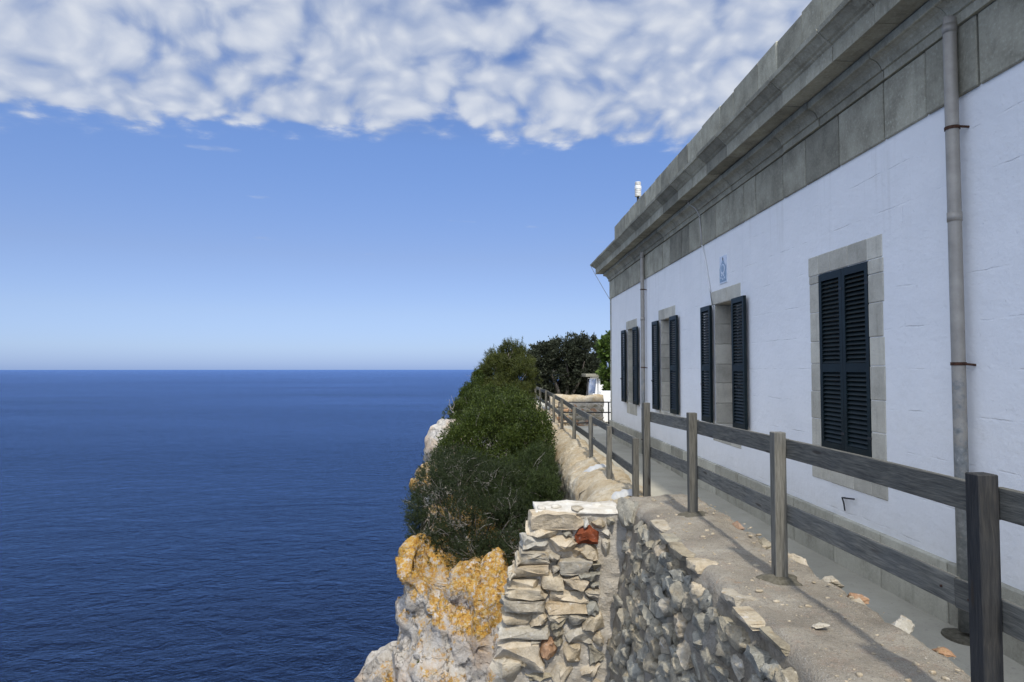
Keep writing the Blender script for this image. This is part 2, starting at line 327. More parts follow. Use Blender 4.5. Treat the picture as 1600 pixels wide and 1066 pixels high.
def leaf_mat(name, dark, mid, light, trans=.25):
    m = material(name)
    a = m.new('ShaderNodeAttribute', attribute_name='tint').outputs['Fac']
    big = m.noise(1.6, 3, .6)
    f = m.math('ADD', m.math('MULTIPLY', a, .7), m.math('MULTIPLY', m.math('SUBTRACT', big, .35), .7))
    c = m.ramp(f, [(.12, dark), (.5, mid), (.9, light)])
    b = m.new('ShaderNodeBsdfPrincipled'); m.put(b.inputs['Base Color'], c); b.inputs['Roughness'].default_value = .55
    b.inputs['Specular IOR Level'].default_value = .3
    t = m.new('ShaderNodeBsdfTranslucent'); m.put(t.inputs[0], c)
    mx = m.new('ShaderNodeMixShader'); mx.inputs[0].default_value = trans
    m.l.new(b.outputs[0], mx.inputs[1]); m.l.new(t.outputs[0], mx.inputs[2])
    o = m.new('ShaderNodeOutputMaterial'); m.l.new(mx.outputs[0], o.inputs[0])
leaf_mat('leaf_heather', (.012, .020, .006), (.029, .042, .012), (.058, .074, .024))
leaf_mat('leaf_mastic', (.020, .032, .005), (.048, .070, .010), (.098, .126, .020))
leaf_mat('leaf_needle', (.018, .030, .008), (.042, .062, .014), (.080, .105, .028))
leaf_mat('leaf_pine', (.024, .034, .006), (.062, .074, .012), (.115, .120, .022))
leaf_mat('leaf_dark', (.018, .023, .012), (.042, .050, .028), (.090, .100, .062))
leaf_mat('leaf_fig', (.035, .060, .012), (.085, .14, .026), (.16, .23, .05), .4)
leaf_mat('leaf_weed', (.05, .07, .012), (.10, .13, .02), (.20, .20, .03))

# ------------------------------------------------------------------ mesh helpers
WO = {}                                       # world origin of each object
def put(name, mesh, mat=None, parent=None, at=(0, 0, 0)):
    o = bpy.data.objects.new(name, mesh); COL.objects.link(o)
    if mat and mesh is not None and not mesh.materials: mesh.materials.append(MAT[mat])
    at = Vector(at); WO[o] = at
    if parent is not None: o.parent = parent; o.location = at - WO[parent]
    else: o.location = at
    return o
def tag(o, label=None, cat=None, group=None, kind=None):
    if label: o['label'] = label
    if cat: o['category'] = cat
    if group: o['group'] = group
    if kind: o['kind'] = kind
    return o
def thing(name, label, cat, at, group=None):
    return tag(put(name, None, None, None, at), label, cat, group)
def raw(name, V, Fs, smooth=False):
    me = bpy.data.meshes.new(name)
    V = np.asarray(V, dtype=float)
    me.from_pydata(V.tolist(), [], Fs if isinstance(Fs, list) else Fs.tolist()); me.update()
    if smooth: me.polygons.foreach_set('use_smooth', [True]*len(me.polygons))
    return me
def obj(name, V, Fs, mat, parent=None, smooth=False, base=True):
    "mesh given in world coordinates; its origin is set at the middle of its base"
    V = np.asarray(V, dtype=float)
    lo, hi = V.min(0), V.max(0)
    at = np.array([(lo[0]+hi[0])/2, (lo[1]+hi[1])/2, lo[2]])
    return put(name, raw(name, V-at, Fs, smooth), mat, parent, at)
def box_vf(x0, x1, y0, y1, z0, z1, b=0):
    "box with chamfered edges"
    if b <= 0:
        V = [(x, y, z) for x in (x0, x1) for y in (y0, y1) for z in (z0, z1)]
        return V, [[0, 1, 3, 2], [4, 6, 7, 5], [0, 4, 5, 1], [2, 3, 7, 6], [0, 2, 6, 4], [1, 5, 7, 3]]
    c = ((x0+x1)/2, (y0+y1)/2, (z0+z1)/2); hsz = ((x1-x0)/2, (y1-y0)/2, (z1-z0)/2)
    V, idx = [], {}
    for sx in (-1, 1):
        for sy in (-1, 1):
            for sz in (-1, 1):
                for ax in range(3):
                    s = (sx, sy, sz); idx[(s, ax)] = len(V)
                    V.append(tuple(c[k]+s[k]*(hsz[k]-(0 if k == ax else b)) for k in range(3)))
    Fs = []
    for ax in range(3):
        a, d = [(1, 2), (2, 0), (0, 1)][ax]
        for s in (-1, 1):
            def q(u, v):
                t = [0, 0, 0]; t[ax] = s; t[a] = u; t[d] = v; return idx[(tuple(t), ax)]
            f = [q(-1, -1), q(1, -1), q(1, 1), q(-1, 1)]
            Fs.append(f if s > 0 else f[::-1])
    for ax in range(3):                      # edges parallel to ax
        a, d = [(1, 2), (2, 0), (0, 1)][ax]
        for u in (-1, 1):
            for v in (-1, 1):
                def q(t_, fa):
                    t = [0, 0, 0]; t[ax] = t_; t[a] = u; t[d] = v; return idx[(tuple(t), fa)]
                f = [q(-1, a), q(1, a), q(1, d), q(-1, d)]
                Fs.append(f[::-1] if u*v > 0 else f)
    for sx in (-1, 1):
        for sy in (-1, 1):
            for sz in (-1, 1):
                s = (sx, sy, sz); f = [idx[(s, 0)], idx[(s, 1)], idx[(s, 2)]]
                Fs.append(f if sx*sy*sz > 0 else f[::-1])
    return V, Fs
def box(name, x0, x1, y0, y1, z0, z1, mat, parent=None, b=0):
    V, Fs = box_vf(x0, x1, y0, y1, z0, z1, b); return obj(name, V, Fs, mat, parent)
def merge(parts):
    V, Fs, k = [], [], 0
    for v, f in parts:
        v = [tuple(p) for p in v]; V += v; Fs += [[i+k for i in q] for q in (f if isinstance(f, list) else f.tolist())]; k += len(v)
    return V, Fs
def tube_vf(pts, rad, n=8, cap=True):
    pts = [Vector(p) for p in pts]; V, Fs = [], []
    rad = rad if isinstance(rad, (list, tuple)) else [rad]*len(pts)
    ref = Vector((.31, .17, .94))
    for i, p in enumerate(pts):
        d = (pts[min(i+1, len(pts)-1)] - pts[max(i-1, 0)]).normalized()
        a = d.cross(ref if abs(d.dot(ref)) < .97 else Vector((1, 0, 0))).normalized(); b = d.cross(a)
        for k in range(n):
            t = 2*math.pi*k/n; V.append(tuple(p + (a*math.cos(t)+b*math.sin(t))*rad[i]))
        if i:
            o = (i-1)*n
            for k in range(n): Fs.append([o+k, o+(k+1) % n, o+n+(k+1) % n, o+n+k])
    if cap: Fs += [list(range(n))[::-1], list(range(len(V)-n, len(V)))]
    return V, Fs
def grid_faces(nu, nv, wrapu=False):
    Fs = []
    for i in range(nu if wrapu else nu-1):
        for j in range(nv-1):
            a, b = i*nv+j, ((i+1) % nu)*nv+j
            Fs.append([a, b, b+1, a+1])
    return Fs

# vectorised gradient noise
_rs = np.random.RandomState(11); _perm = np.tile(_rs.permutation(256), 3)
_g = _rs.normal(size=(256, 3)); _g /= np.linalg.norm(_g, axis=1)[:, None]
def pn(p):
    p = np.asarray(p, float); i = np.floor(p).astype(int); f = p-i; u = f*f*f*(f*(f*6-15)+10); i &= 255
    r = 0
    for dx in (0, 1):
        for dy in (0, 1):
            for dz in (0, 1):
                h = _perm[_perm[_perm[(i[:, 0]+dx) & 255]+((i[:, 1]+dy) & 255)]+((i[:, 2]+dz) & 255)]
                d = f-np.array([dx, dy, dz]); wt = (u[:, 0] if dx else 1-u[:, 0])*(u[:, 1] if dy else 1-u[:, 1])*(u[:, 2] if dz else 1-u[:, 2])
                r = r+wt*(_g[h]*d).sum(1)
    return r*1.5
def fbm(p, oct=4, gain=.5, ridge=False):
    p = np.asarray(p, float); a, s = 1, 0
    for k in range(oct):
        v = pn(p+k*17.3); s = s+a*((1-2*np.abs(v)) if ridge else v); a *= gain; p = p*2.03
    return s
def v3(p, f): return np.stack([fbm(p*f+31.7*k, 3) for k in range(3)], 1)

# unit cube sphere grid for stones
def _cubegrid(n):
    key, V, Fs = {}, [], []
    def idx(p):
        k = tuple(np.round(p, 5))
        if k not in key: key[k] = len(V); V.append(p)
        return key[k]
    for ax in range(3):
        a, b = (ax+1) % 3, (ax+2) % 3
        for s in (-1, 1):
            for i in range(n):
                for j in range(n):
                    q = []
                    for di, dj in ((0, 0), (1, 0), (1, 1), (0, 1)):
                        p = [0, 0, 0]; p[ax] = s; p[a] = -1+2*(i+di)/n; p[b] = -1+2*(j+dj)/n; q.append(idx(p))
                    Fs.append(q if s > 0 else q[::-1])
    return np.array(V, float), Fs
CG = {n: _cubegrid(n) for n in (3, 5, 8)}
def stone_vf(c, h, seed, n=5, rnd=.45, rough=.10, cuts=5, tilt=0):
    "irregular stone: rounded block, a few chipped planes, noise; c centre, h half sizes"
    rs = np.random.RandomState(seed % (2**31)); V, Fs = CG[n]
    V = V.copy(); L = np.linalg.norm(V, axis=1)[:, None]
    S = V/L*1.22; V = V*(1-rnd)+S*rnd
    for k in range(cuts):
        d = rs.normal(size=3); d /= np.linalg.norm(d); off = rs.uniform(.74, 1.05)
        t = V@d-off; V -= np.where(t > 0, t, 0)[:, None]*d
    lo_, hi_ = V.min(0), V.max(0); V = (V-(lo_+hi_)/2)/((hi_-lo_)/2)
    V *= 1+rs.uniform(-.04, .06, 3)
    q = V*1.1+rs.uniform(-50, 50, 3)
    V += v3(q, .9)*rough*1.1 + v3(q, 2.6)*rough*.5
    V *= np.array(h)
    if tilt:
        ca, sa = math.cos(tilt), math.sin(tilt)
        V = V@np.array([[ca, 0, sa], [0, 1, 0], [-sa, 0, ca]])
    return V+np.array(c), Fs
def chip_vf(c, h, seed, npt=15, boxy=.6, rough=.05, tilt=0, cuts=2):
    "broken stone: hull of jittered corner and face points, split once or twice and roughened"
    rs = np.random.RandomState(seed % (2**31)); pts = []
    for sx in (-1, 1):
        for sy in (-1, 1):
            for sz in (-1, 1):
                if boxy > .25 or rs.rand() < .3: pts.append(np.array([sx, sy, sz])*rs.uniform(.45+.25*boxy, .97, 3))
    for k in range(npt):
        d = rs.normal(size=3); e = d/np.abs(d).max(); d = d/np.linalg.norm(d)*1.1; pts.append((e*boxy+d*(1-boxy))*rs.uniform(.86, 1.04))
    bm = bmesh.new()
    for q in pts: bm.verts.new(q)
    r_ = bmesh.ops.convex_hull(bm, input=bm.verts); bmesh.ops.delete(bm, geom=[v for v in bm.verts if not v.link_faces], context='VERTS')
    bmesh.ops.subdivide_edges(bm, edges=bm.edges[:], cuts=cuts, use_grid_fill=True)
    bm.verts.index_update(); V = np.array([v.co[:] for v in bm.verts]); Fs = [[v.index for v in f.verts] for f in bm.faces]; bm.free()
    lo_, hi_ = V.min(0), V.max(0); V = (V-(lo_+hi_)/2)/((hi_-lo_)/2)
    q = V+rs.uniform(-50, 50, 3); V = V+v3(q, 1.3)*rough*1.4+v3(q, 4.5)*rough
    V = V*np.array(h)
    if tilt:
        ca, sa = math.cos(tilt), math.sin(tilt); V = V@np.array([[ca, 0, sa], [0, 1, 0], [-sa, 0, ca]])
    return V+np.array(c), Fs
def stone(name, c, h, seed, mat, parent, n=5, rnd=.3, rough=.1, cuts=5, tilt=0, soft=False):
    if soft: V, Fs = stone_vf(c, h, seed, n, rnd, rough, cuts, tilt); return obj(name, V, Fs, mat, parent, smooth=True)
    V, Fs = chip_vf(c, h, seed, 16, max(0, .62-rnd*1.3), rough*.5, tilt, 2 if n >= 5 else 1)
    o = obj(name, V, Fs, mat, parent, smooth=True); o.data.set_sharp_from_angle(angle=R(38)); return o

# ------------------------------------------------------------------ setting: sea, headland, cliff, path
SEA_Z = -72
n = 96
tag(obj('sea', [(90000*math.cos(2*math.pi*k/n), 90000*math.sin(2*math.pi*k/n), SEA_Z) for k in range(n)], [list(range(n))], 'sea'),
    'deep blue open sea reaching to the horizon', 'sea', kind='structure')

def headland():
    prof = []                                  # plan outline of the plateau, then flared down to the water
    out = [(1.75, -30), (1.75, 8.6), (1.75, 18), (1.9, 26), (2.1, 40), (4, 52), (10, 60), (40, 60), (60, 30), (60, -30)]
    pts = []
    for i in range(len(out)):
        a, b = Vector(out[i]), Vector(out[(i+1) % len(out)])
        kk = max(1, int((b-a).length/2.5))
        pts += [a.lerp(b, t/kk) for t in range(kk)]
    zs = [-2.35, -6, -14, -25, -40, -58, -80]; fl = [0, .2, 1.0, 2.2, 4.5, 7, 10]
    cx, cy = 25, 15; V = []
    for q in pts:
        d = Vector((q.x-cx, q.y-cy)).normalized()
        for z, f_ in zip(zs, fl): V.append((q.x+d.x*f_, q.y+d.y*f_, z))
    V = np.array(V); dn = fbm(V*.12, 4)[:, None]
    V[:, :2] += np.where(V[:, 2:3] > -5, 0, dn*2.2)*np.array([1, .6])
    nz = len(zs); Fs = grid_faces(len(pts), nz, True); Fs = [f[::-1] for f in Fs]
    Fs.append([i*nz for i in range(len(pts))])
    o = obj('headland', V, Fs, 'headland_rock'); tag(o, 'rocky headland carrying the white building', 'headland', kind='structure')
headland()

def ellip(c, r, n=14):
    V, Fs = CG[8]; S = V/np.linalg.norm(V, axis=1)[:, None]; return S*np.array(r)+np.array(c), Fs
def rock_mass(name, blobs, voxel, amp, mat, label, cat='cliff'):
    V, Fs = merge([ellip(*b) for b in blobs]); me = raw('tmp', V, Fs)
    t = bpy.data.objects.new('tmp', me); COL.objects.link(t)
    md = t.modifiers.new('r', 'REMESH'); md.mode = 'VOXEL'; md.voxel_size = voxel
    dg = bpy.context.evaluated_depsgraph_get(); dg.update(); e = t.evaluated_get(dg).to_mesh()
    k = len(e.vertices); co = np.empty(k*3); e.vertices.foreach_get('co', co); no = np.empty(k*3); e.vertices.foreach_get('normal', no)
    co, no = co.reshape(-1, 3), no.reshape(-1, 3); Fl = [list(p.vertices) for p in e.polygons]
    bpy.data.objects.remove(t)
    from mathutils.kdtree import KDTree
    rs = np.random.RandomState(5); lo, hi = co.min(0), co.max(0)
    d = np.zeros(k)
    for cell, gain in ((.95, .32), (.36, .24), (.14, .12)):              # broken planes of three sizes
        if cell < voxel*2.2: continue
        q = (co+v3(co, .5/cell)*cell*.25)/np.array([1, 1, 2.3])
        q = q+np.array([0, 0, .35])*co[:, :1]
        l2, h2 = q.min(0), q.max(0); npt = min(60000, int(np.prod((h2-l2)/cell+1)))
        C = l2+rs.rand(npt, 3)*(h2-l2); kd = KDTree(npt)
        for i, c in enumerate(C): kd.insert(c, i)
        kd.balance(); ni = np.array([kd.find(v)[1] for v in q])
        N = rs.normal(size=(npt, 3)); N /= np.linalg.norm(N, axis=1)[:, None]
        d += gain*np.clip(((q-C[ni])*N[ni]).sum(1), -cell, cell)*(amp/.16) + gain*cell*(.34 if cell > .2 else .1)*rs.uniform(-1, 1, npt)[ni]
    d += amp*(fbm(co*.9, 3)*.8 + fbm(co*7, 3)*.10)
    co = co+no*d[:, None]
    o = obj(name, co, Fl, mat, None, smooth=True); tag(o, label, cat, kind='structure'); return o
def pb(px, py, Y, rx, rz, ry):
    c = P(px, py, Y); s = Y/F; return ((c.x, c.y, c.z), (rx*s, ry, rz*s))
near = [pb(650, 882, 11.4, 28, 40, .8), pb(668, 908, 11.5, 38, 42, .9), pb(694, 912, 11.5, 36, 38, .8), pb(650, 945, 11.7, 22, 46, .8), pb(742, 908, 11.0, 50, 42, .8), pb(722, 985, 10.9, 66, 75, .8), pb(775, 960, 10.6, 40, 95, .7),
        pb(690, 1060, 10.8, 66, 85, .9), pb(668, 968, 11.5, 30, 58, .9), pb(652, 1030, 11.3, 36, 44, .8), pb(612, 1060, 11.7, 30, 44, 1.0), pb(598, 1130, 11.8, 40, 80, 1.2),
        pb(668, 1140, 10.9, 70, 90, 1.0), pb(760, 1090, 10.4, 60, 80, .8), pb(665, 1010, 12.6, 40, 100, 1.2), pb(670, 1310, 11.5, 110, 180, 1.8),
        ((.5, 12.6, -5.0), (1.5, 2.2, 1.7)), ((.9, 10.2, -5.2), (1.2, 1.6, 2.0)), ((.4, 12, -9), (2.6, 3, 4.5))]
rock_mass('cliff', near, .04, .16, 'limestone_cliff', 'pale limestone cliff edge with orange lichen below the shrubs')
far = [pb(700, 694, 20, 24, 28, .9), pb(722, 690, 20.5, 20, 22, .9), pb(690, 715, 19, 18, 40, 1.0), pb(658, 752, 16.5, 12, 14, .6), pb(675, 740, 17, 16, 22, .8), ((.1, 16.5, -4.3), (1.7, 3.2, 1.6)), ((.1, 20.5, -4.2), (1.9, 4, 1.9)),
       ((.3, 26, -3.9), (1.9, 5, 2.0)), ((.6, 33, -3.3), (1.9, 5.5, 1.9)), ((.3, 20, -9), (2.6, 9, 5)), ((.6, 32, -9), (2.6, 9, 5.5))]
rock_mass('cliff', far, .08, .16, 'limestone_cliff', 'pale rounded rocks showing past the left side of the shrubs')

PZ = -1.98
def path():
    V, Fs = [], []
    ys = np.linspace(-3, 19.9, 90); xs = np.linspace(2.25, 3.62, 10)
    for y in ys:
        for x in xs: V.append((x, y, PZ+.012*math.sin(y*1.3+x*2)+.006*math.sin(7*x+y*3)))
    Fs = [f for f in grid_faces(len(ys), len(xs))]; Fs = [f for f in Fs]
    o = obj('path', V, [f[::-1] for f in Fs], 'path_concrete', smooth=True); tag(o, 'grey concrete path along the foot of the building', 'path', kind='structure')
    o = box('terrace', 2.25, 14, 19.9, 45, -2.3, PZ-.012, 'path_concrete'); tag(o, 'pale concrete terrace beyond the building corner', 'terrace', kind='structure')
    for k, y in enumerate((4.4, 8.0, 11.6, 15.2)):
        pass
path()

# ------------------------------------------------------------------ the white building
WX = 3.6; YE = 20.2; YS = -.75                 # wall plane, far end, near end (behind the camera)
bld = thing('white_building', 'long white single-storey building with grey stone cornice and dark shutters', 'building', (WX+4, 8, PZ))
WINC = [6.83, 10.30, 13.75, 17.20]; OW = .485; OZ0, OZ1 = -.86, 1.03
def building():
    rs = random.Random(3)
    ys = sorted([YS, YE-.16]+[c+s*OW for c in WINC for s in (-1, 1)]); zs = [-1.5, OZ0, OZ1, 2.09]
    parts = []
    for i in range(len(ys)-1):
        for j in range(3):
            if j == 1 and any(abs((ys[i]+ys[i+1])/2-c) < .2 for c in WINC): continue
            y0, y1, z0, z1 = ys[i], ys[i+1], zs[j], zs[j+1]
            V = [(WX, y0, z0), (WX, y1, z0), (WX, y1, z1), (WX, y0, z1)]
            parts.append((V, [[3, 2, 1, 0][::-1]]))
    V, Fs = merge(parts); Fs = [f[::-1] for f in Fs]
    obj('wall', V, Fs, 'white_paint', bld)
    box('end_wall', WX+.02, 13, YE-.2, YE-.004, PZ-.3, 3.2, 'white_paint', bld)
    box('roof', WX+.3, 13, YS, YE-.05, 3.0, 3.14, 'plinth_stone', bld)
    box('room_backing', WX+.62, WX+.66, YS, YE-.25, PZ, 3.0, 'dark_interior', bld)
    box('back_wall', 12.8, 13, YS, YE-.21, PZ-.3, 3.0, 'white_paint', bld)
    # plinth blocks
    y = YE
    while y > YS:
        l = rs.uniform(.78, 1.0); y0 = max(y-l, YS)
        d = rs.uniform(0, .006)
        box('plinth_block', WX-.045-d, WX+.1, y0+.009, y-.009, PZ-.15, -1.5+rs.uniform(-.004, .004), 'plinth_stone', bld, .008)
        y = y0
    # quoin strip at the far corner
    z = -1.5
    while z < 2.07:
        hq = min(rs.uniform(.30, .4), 2.08-z); wq = rs.choice([.13, .17, .15])
        box('quoin', WX-.012-rs.uniform(0, .004), WX+.2, YE-wq, YE, z+.003, z+hq-.003, 'plinth_stone', bld, .008); z += hq
    # frieze slabs
    y = YE+.015
    while y > YS:
        l = rs.choice([.42, .5, .6, .74, .8, .85]); y0 = max(y-l, YS)
        box('frieze_slab', WX-.02-rs.uniform(0, .010), WX+.15, y0+.009, y-.009, 2.082, 2.612, 'cornice_stone', bld, .008)
        y = y0
    box('frieze_core', WX+.03, WX+.3, YS, YE-.03, 2.085, 3.2, 'dark_interior', bld)
    # cornice courses: profile points (X, z), extruded in blocks with open joints
    bed = [(3.62, 2.617), (3.552, 2.617), (3.548, 2.695), (3.528, 2.70), (3.526, 2.715), (3.512, 2.745), (3.485, 2.775), (3.45, 2.795), (3.428, 2.80), (3.42, 2.806), (3.42, 2.874), (3.62, 2.874)]
    cor = [(3.62, 2.880), (3.25, 2.895), (3.25, 2.887), (3.22, 2.887), (3.22, 3.045), (3.20, 3.06), (3.19, 3.075), (3.165, 3.09), (3.13, 3.125), (3.10, 3.15), (3.078, 3.155), (3.07, 3.20), (3.75, 3.225)]
    def course(name, prof, lens, seed):
        r2 = random.Random(seed); y = None; first = True; k = len(prof); top = YE
        while top > YS:
            l = r2.choice(lens); bot = max(top-l, YS); jx, jz = r2.uniform(-.006, .006), r2.uniform(-.004, .004)
            V = []
            for x, z in prof: V.append((x+jx, bot+.006, z+jz))
            for x, z in prof: V.append((x+jx, (top+(WX-x) if first and x < WX else top-.006), z+jz))
            Fs = [[i, (i+1) % k, k+(i+1) % k, k+i] for i in range(k)]+[list(range(k))[::-1], list(range(k, 2*k))]
            obj(name, V, Fs, 'cornice_stone', bld); first = False; top = bot
        V = []                                     # return along the far end wall
        for x, z in prof: V.append((x+.001 if x < WX else WX+.05, YE+(WX-x if x < WX else 0)+.002, z))
        for x, z in prof: V.append((13, YE+(WX-x if x < WX else 0)+.002, z))
        Fs = [[i, (i+1) % k, k+(i+1) % k, k+i] for i in range(k)]+[list(range(k))[::-1], list(range(k, 2*k))]
        obj(name, V, Fs, 'cornice_stone', bld)
    course('bed_moulding', bed, [.9, 1.05, 1.2], 5); course('cornice_block', cor, [.7, .85, 1.0, 1.1], 6)
    y = YE-.13
    while y > YS:
        l = rs.choice([.5, .62, .7, .85, .95]); y0 = max(y-l, YS)
        hj = rs.uniform(-.012, .012)
        box('parapet_block', 3.715-rs.uniform(0, .012), 4.0, y0+.005, y-.005, 3.15, 4.25+hj, 'cornice_stone', bld, .015)
        y = y0
    box('parapet_return', 4.0, 13, YE-.43, YE-.14, 3.15, 4.24, 'cornice_stone', bld, .012)
building()

def slat_mesh(wd):
    V, Fs = box_vf(-.0035, .0035, -wd/2, wd/2, -.024, .024)
    a = R(38); ca, sa = math.cos(a), math.sin(a)
    return raw('slat', [(x*ca+z*sa, y, -x*sa+z*ca) for x, y, z in V], Fs)      # outer edge lower
SLAT = slat_mesh(.485-.116); SLAT.materials.append(MAT['shutter_paint'])
def shutter(y0, x_out, seed, flat_open):
    "one louvred leaf lying in the plane X = x_out (outer face), from y0 to y0+.485"
    rs = random.Random(seed); lw = .482; t = .042; x0, x1 = x_out, x_out+t; z0, z1 = OZ0+.006, OZ1-.006
    fr = [box_vf(x0, x1, y0, y0+.058, z0, z1, .003), box_vf(x0, x1, y0+lw-.058, y0+lw, z0, z1, .003)]
    zm = .015
    for a, b in ((z0, z0+.085), (zm-.045, zm+.045), (z1-.075, z1)): fr.append(box_vf(x0+.001, x1-.001, y0+.0575, y0+lw-.0575, a, b))
    V, Fs = merge(fr); s = obj('shutter', V, Fs, 'shutter_paint', bld)
    for a, b in ((z0+.085, zm-.045), (zm+.045, z1-.075)):
        k = int(round((b-a)/.045)); st = (b-a)/k
        for i in range(k):
            put('slat', SLAT, None, s, (x_out+t/2, y0+lw/2, a+st*(i+.5)))
    for z in (z0+.2, z1-.2):
        box('hinge', x0-.004, x0+.006, (y0-.012 if not flat_open else y0+.01), y0+.05, z-.012, z+.012, 'dark_iron', s)
    return s
def windows():
    rs = random.Random(21)
    for wi, c in enumerate(WINC):
        a, b = c-OW, c+OW
        # stone reveal: blocks down both jambs, lintel and sill
        for side in (0, 1):
            z = OZ0; 
            while z < OZ1-.01:
                hb = min(rs.choice([.24, .27, .30, .32]), OZ1-z)
                if OZ1-z-hb < .08: hb = OZ1-z
                if wi == 0:
                    wd = rs.uniform(.225, .25) if side == 0 else rs.uniform(.205, .235)
                    y0, y1 = (a-wd, a) if side == 0 else (b, b+wd)
                    box('jamb_block', WX-.006-rs.uniform(0, .006), WX+.27, y0, y1, z+.002, z+hb-.002, 'surround_stone', bld, .008)
                else:
                    y0, y1 = (a-.045, a) if side == 0 else (b, b+.045)
                    box('jamb_block', WX+.004, WX+.27, y0, y1, z+.002, z+hb-.002, 'surround_stone', bld, .006)
                z += hb
        if wi == 0:
            cuts = [a-.24, a+.02, a+.36, b-.25, b+.0, b+.235]
            for q in range(5): box('lintel_block', WX-.007-rs.uniform(0, .005), WX+.27, cuts[q]+.002, cuts[q+1]-.002, OZ1+.002, 1.245, 'surround_stone', bld, .008)
            cuts = [a-.245, a-.0, a+.32, a+.78, b, b+.23]
            for q in range(5): box('sill_block', WX-.007-rs.uniform(0, .005), WX+.27, cuts[q]+.002, cuts[q+1]-.002, -1.19, OZ0-.002, 'surround_stone', bld, .008)
        else:
            cuts = [c-.655, c+rs.uniform(-.1, .25), c+.64]
            for q in range(2): box('lintel_block', WX-.008-rs.uniform(0, .004), WX+.27, cuts[q]+.002, cuts[q+1]-.002, OZ1+.002, 1.245, 'surround_stone', bld, .008)
            cuts = [c-.6, c-.2, c+.22, c+.62]
            for q in range(3): box('sill_block', WX-.006-rs.uniform(0, .004), WX+.27, cuts[q]+.002, cuts[q+1]-.002, OZ0-.28, OZ0-.002, 'surround_stone', bld, .008)
        # wooden casement set deep in the reveal
        x0, x1 = WX+.272, WX+.33
        fr = [box_vf(x0, x1, a, a+.07, OZ0, OZ1), box_vf(x0, x1, b-.07, b, OZ0, OZ1), box_vf(x0+.002, x1, a+.07, b-.07, OZ1-.07, OZ1), box_vf(x0+.002, x1, a+.07, b-.07, OZ0, OZ0+.09), box_vf(x0+.001, x1, c-.045, c+.045, OZ0+.09, OZ1-.07)]
        V, Fs = merge(fr); wf = obj('window', V, Fs, 'window_wood', bld)
        for q, (u0, u1) in enumerate(((a+.07, c-.045), (c+.045, b-.07))):
            for r_ in range(3):
                z0, z1 = OZ0+.09+r_*.577, OZ0+.09+(r_+1)*.577-.03
                box('pane', x0+.03, x0+.036, u0, u1, z0, z1, 'window_glass', wf)
                if r_: box('glazing_bar', x0+.012, x0+.05, u0, u1, z0-.03, z0, 'window_wood', wf)
        if wi == 0:
            shutter(a+.001, WX-.012, 50, False); shutter(c+.001, WX-.012, 51, False)
        else:
            off = [0, .085, .08, .085][wi]
            shutter(a-.487, WX-off, 52+wi, True); shutter(b+.004, WX-off, 60+wi, True)
            for yy in (a-.30, b+.30):                 # stays that hold the open leaves
                V, Fs = merge([tube_vf([(WX-off-.05, yy, -.25), (WX+.02, yy, -.25)], .007, 6), tube_vf([(WX-off-.05, yy-.03, -.262), (WX-off-.05, yy+.03, -.24)], .008, 6)])
                obj('shutter_stay', V, Fs, 'dark_iron', bld)
windows()

def downpipe(y, seed):
    x = WX-.085; r_ = .047
    pts = [(WX+.02, y, 2.73), (x+.03, y, 2.715), (x+.004, y, 2.68), (x, y, 2.62)]
    V, Fs = tube_vf(pts+[(x, y, 2.2), (x, y, .9), (x, y, -.6), (x, y, PZ+.05)], [r_]*8, 16)
    d = obj('downpipe', V, Fs, 'pipe_metal', bld, smooth=True)
    for z in (2.6, 1.15, -.9):
        V, Fs = tube_vf([(x, y, z-.035), (x, y, z+.035)], r_+.004, 16); obj('pipe_collar', V, Fs, 'pipe_metal', d, smooth=True)
    for z in (1.83, .04, -1.6):
        V, Fs = merge([tube_vf([(x, y, z-.012), (x, y, z+.012)], r_+.006, 16), tube_vf([(x, y-.05, z), (WX+.01, y-.065, z-.01)], .009, 6)])
        obj('pipe_clamp', V, Fs, 'rust', d)
downpipe(5.01, 1); downpipe(15.55, 2)

V, Fs = [], []
for r_, z in ((.16, PZ+.008), (.155, PZ+.028), (.12, PZ+.030), (.10, PZ+.020), (.0, PZ+.018)):
    for k in range(20): V.append((WX-.13+r_*.8*math.cos(k*math.pi/10), 4.98+r_*math.sin(k*math.pi/10), z))
for i in range(4):
    for k in range(20): Fs.append([i*20+k, i*20+(k+1) % 20, (i+1)*20+(k+1) % 20, (i+1)*20+k])
tag(obj('drain_cover', V, Fs, 'damp_ring'), 'dark round drain plate at the foot of the near downpipe', 'drain')

# small fittings on the wall
t = thing('tile_plaque', 'small blue and white ceramic tile picture above a window', 'plaque', (WX-.012, 10.34, 1.32))
yc = 10.34
box('tile_panel', WX-.012, WX+.004, yc-.15, yc+.15, 1.32, 1.745, 'tile_white', t, .003)
def flat_poly(name, pts, x, mat, parent, th=.003):
    k = len(pts); V = [(x, a, b) for a, b in pts]+[(x+th, a, b) for a, b in pts]
    Fs = [list(range(k)), list(range(k, 2*k))[::-1]]+[[i, k+i, k+(i+1) % k, (i+1) % k] for i in range(k)]
    obj(name, V, Fs, mat, parent)
arch = [(-.145, 1.345), (.145, 1.345), (.145, 1.56), (.10, 1.60), (.055, 1.635), (.03, 1.67), (-.03, 1.67), (-.055, 1.635), (-.10, 1.60), (-.145, 1.56)]
flat_poly('blue_arch', [(yc+a, b) for a, b in arch], WX-.0155, 'tile_blue', t)
ring = [(yc+.095*math.cos(k*math.pi/10), 1.535+.082*math.sin(k*math.pi/10)) for k in range(20)]
flat_poly('pale_ring', ring, WX-.019, 'tile_white', t)
ring = [(yc+.062*math.cos(k*math.pi/8), 1.545+.055*math.sin(k*math.pi/8)) for k in range(16)]
flat_poly('blue_medallion', ring, WX-.0225, 'tile_blue', t)
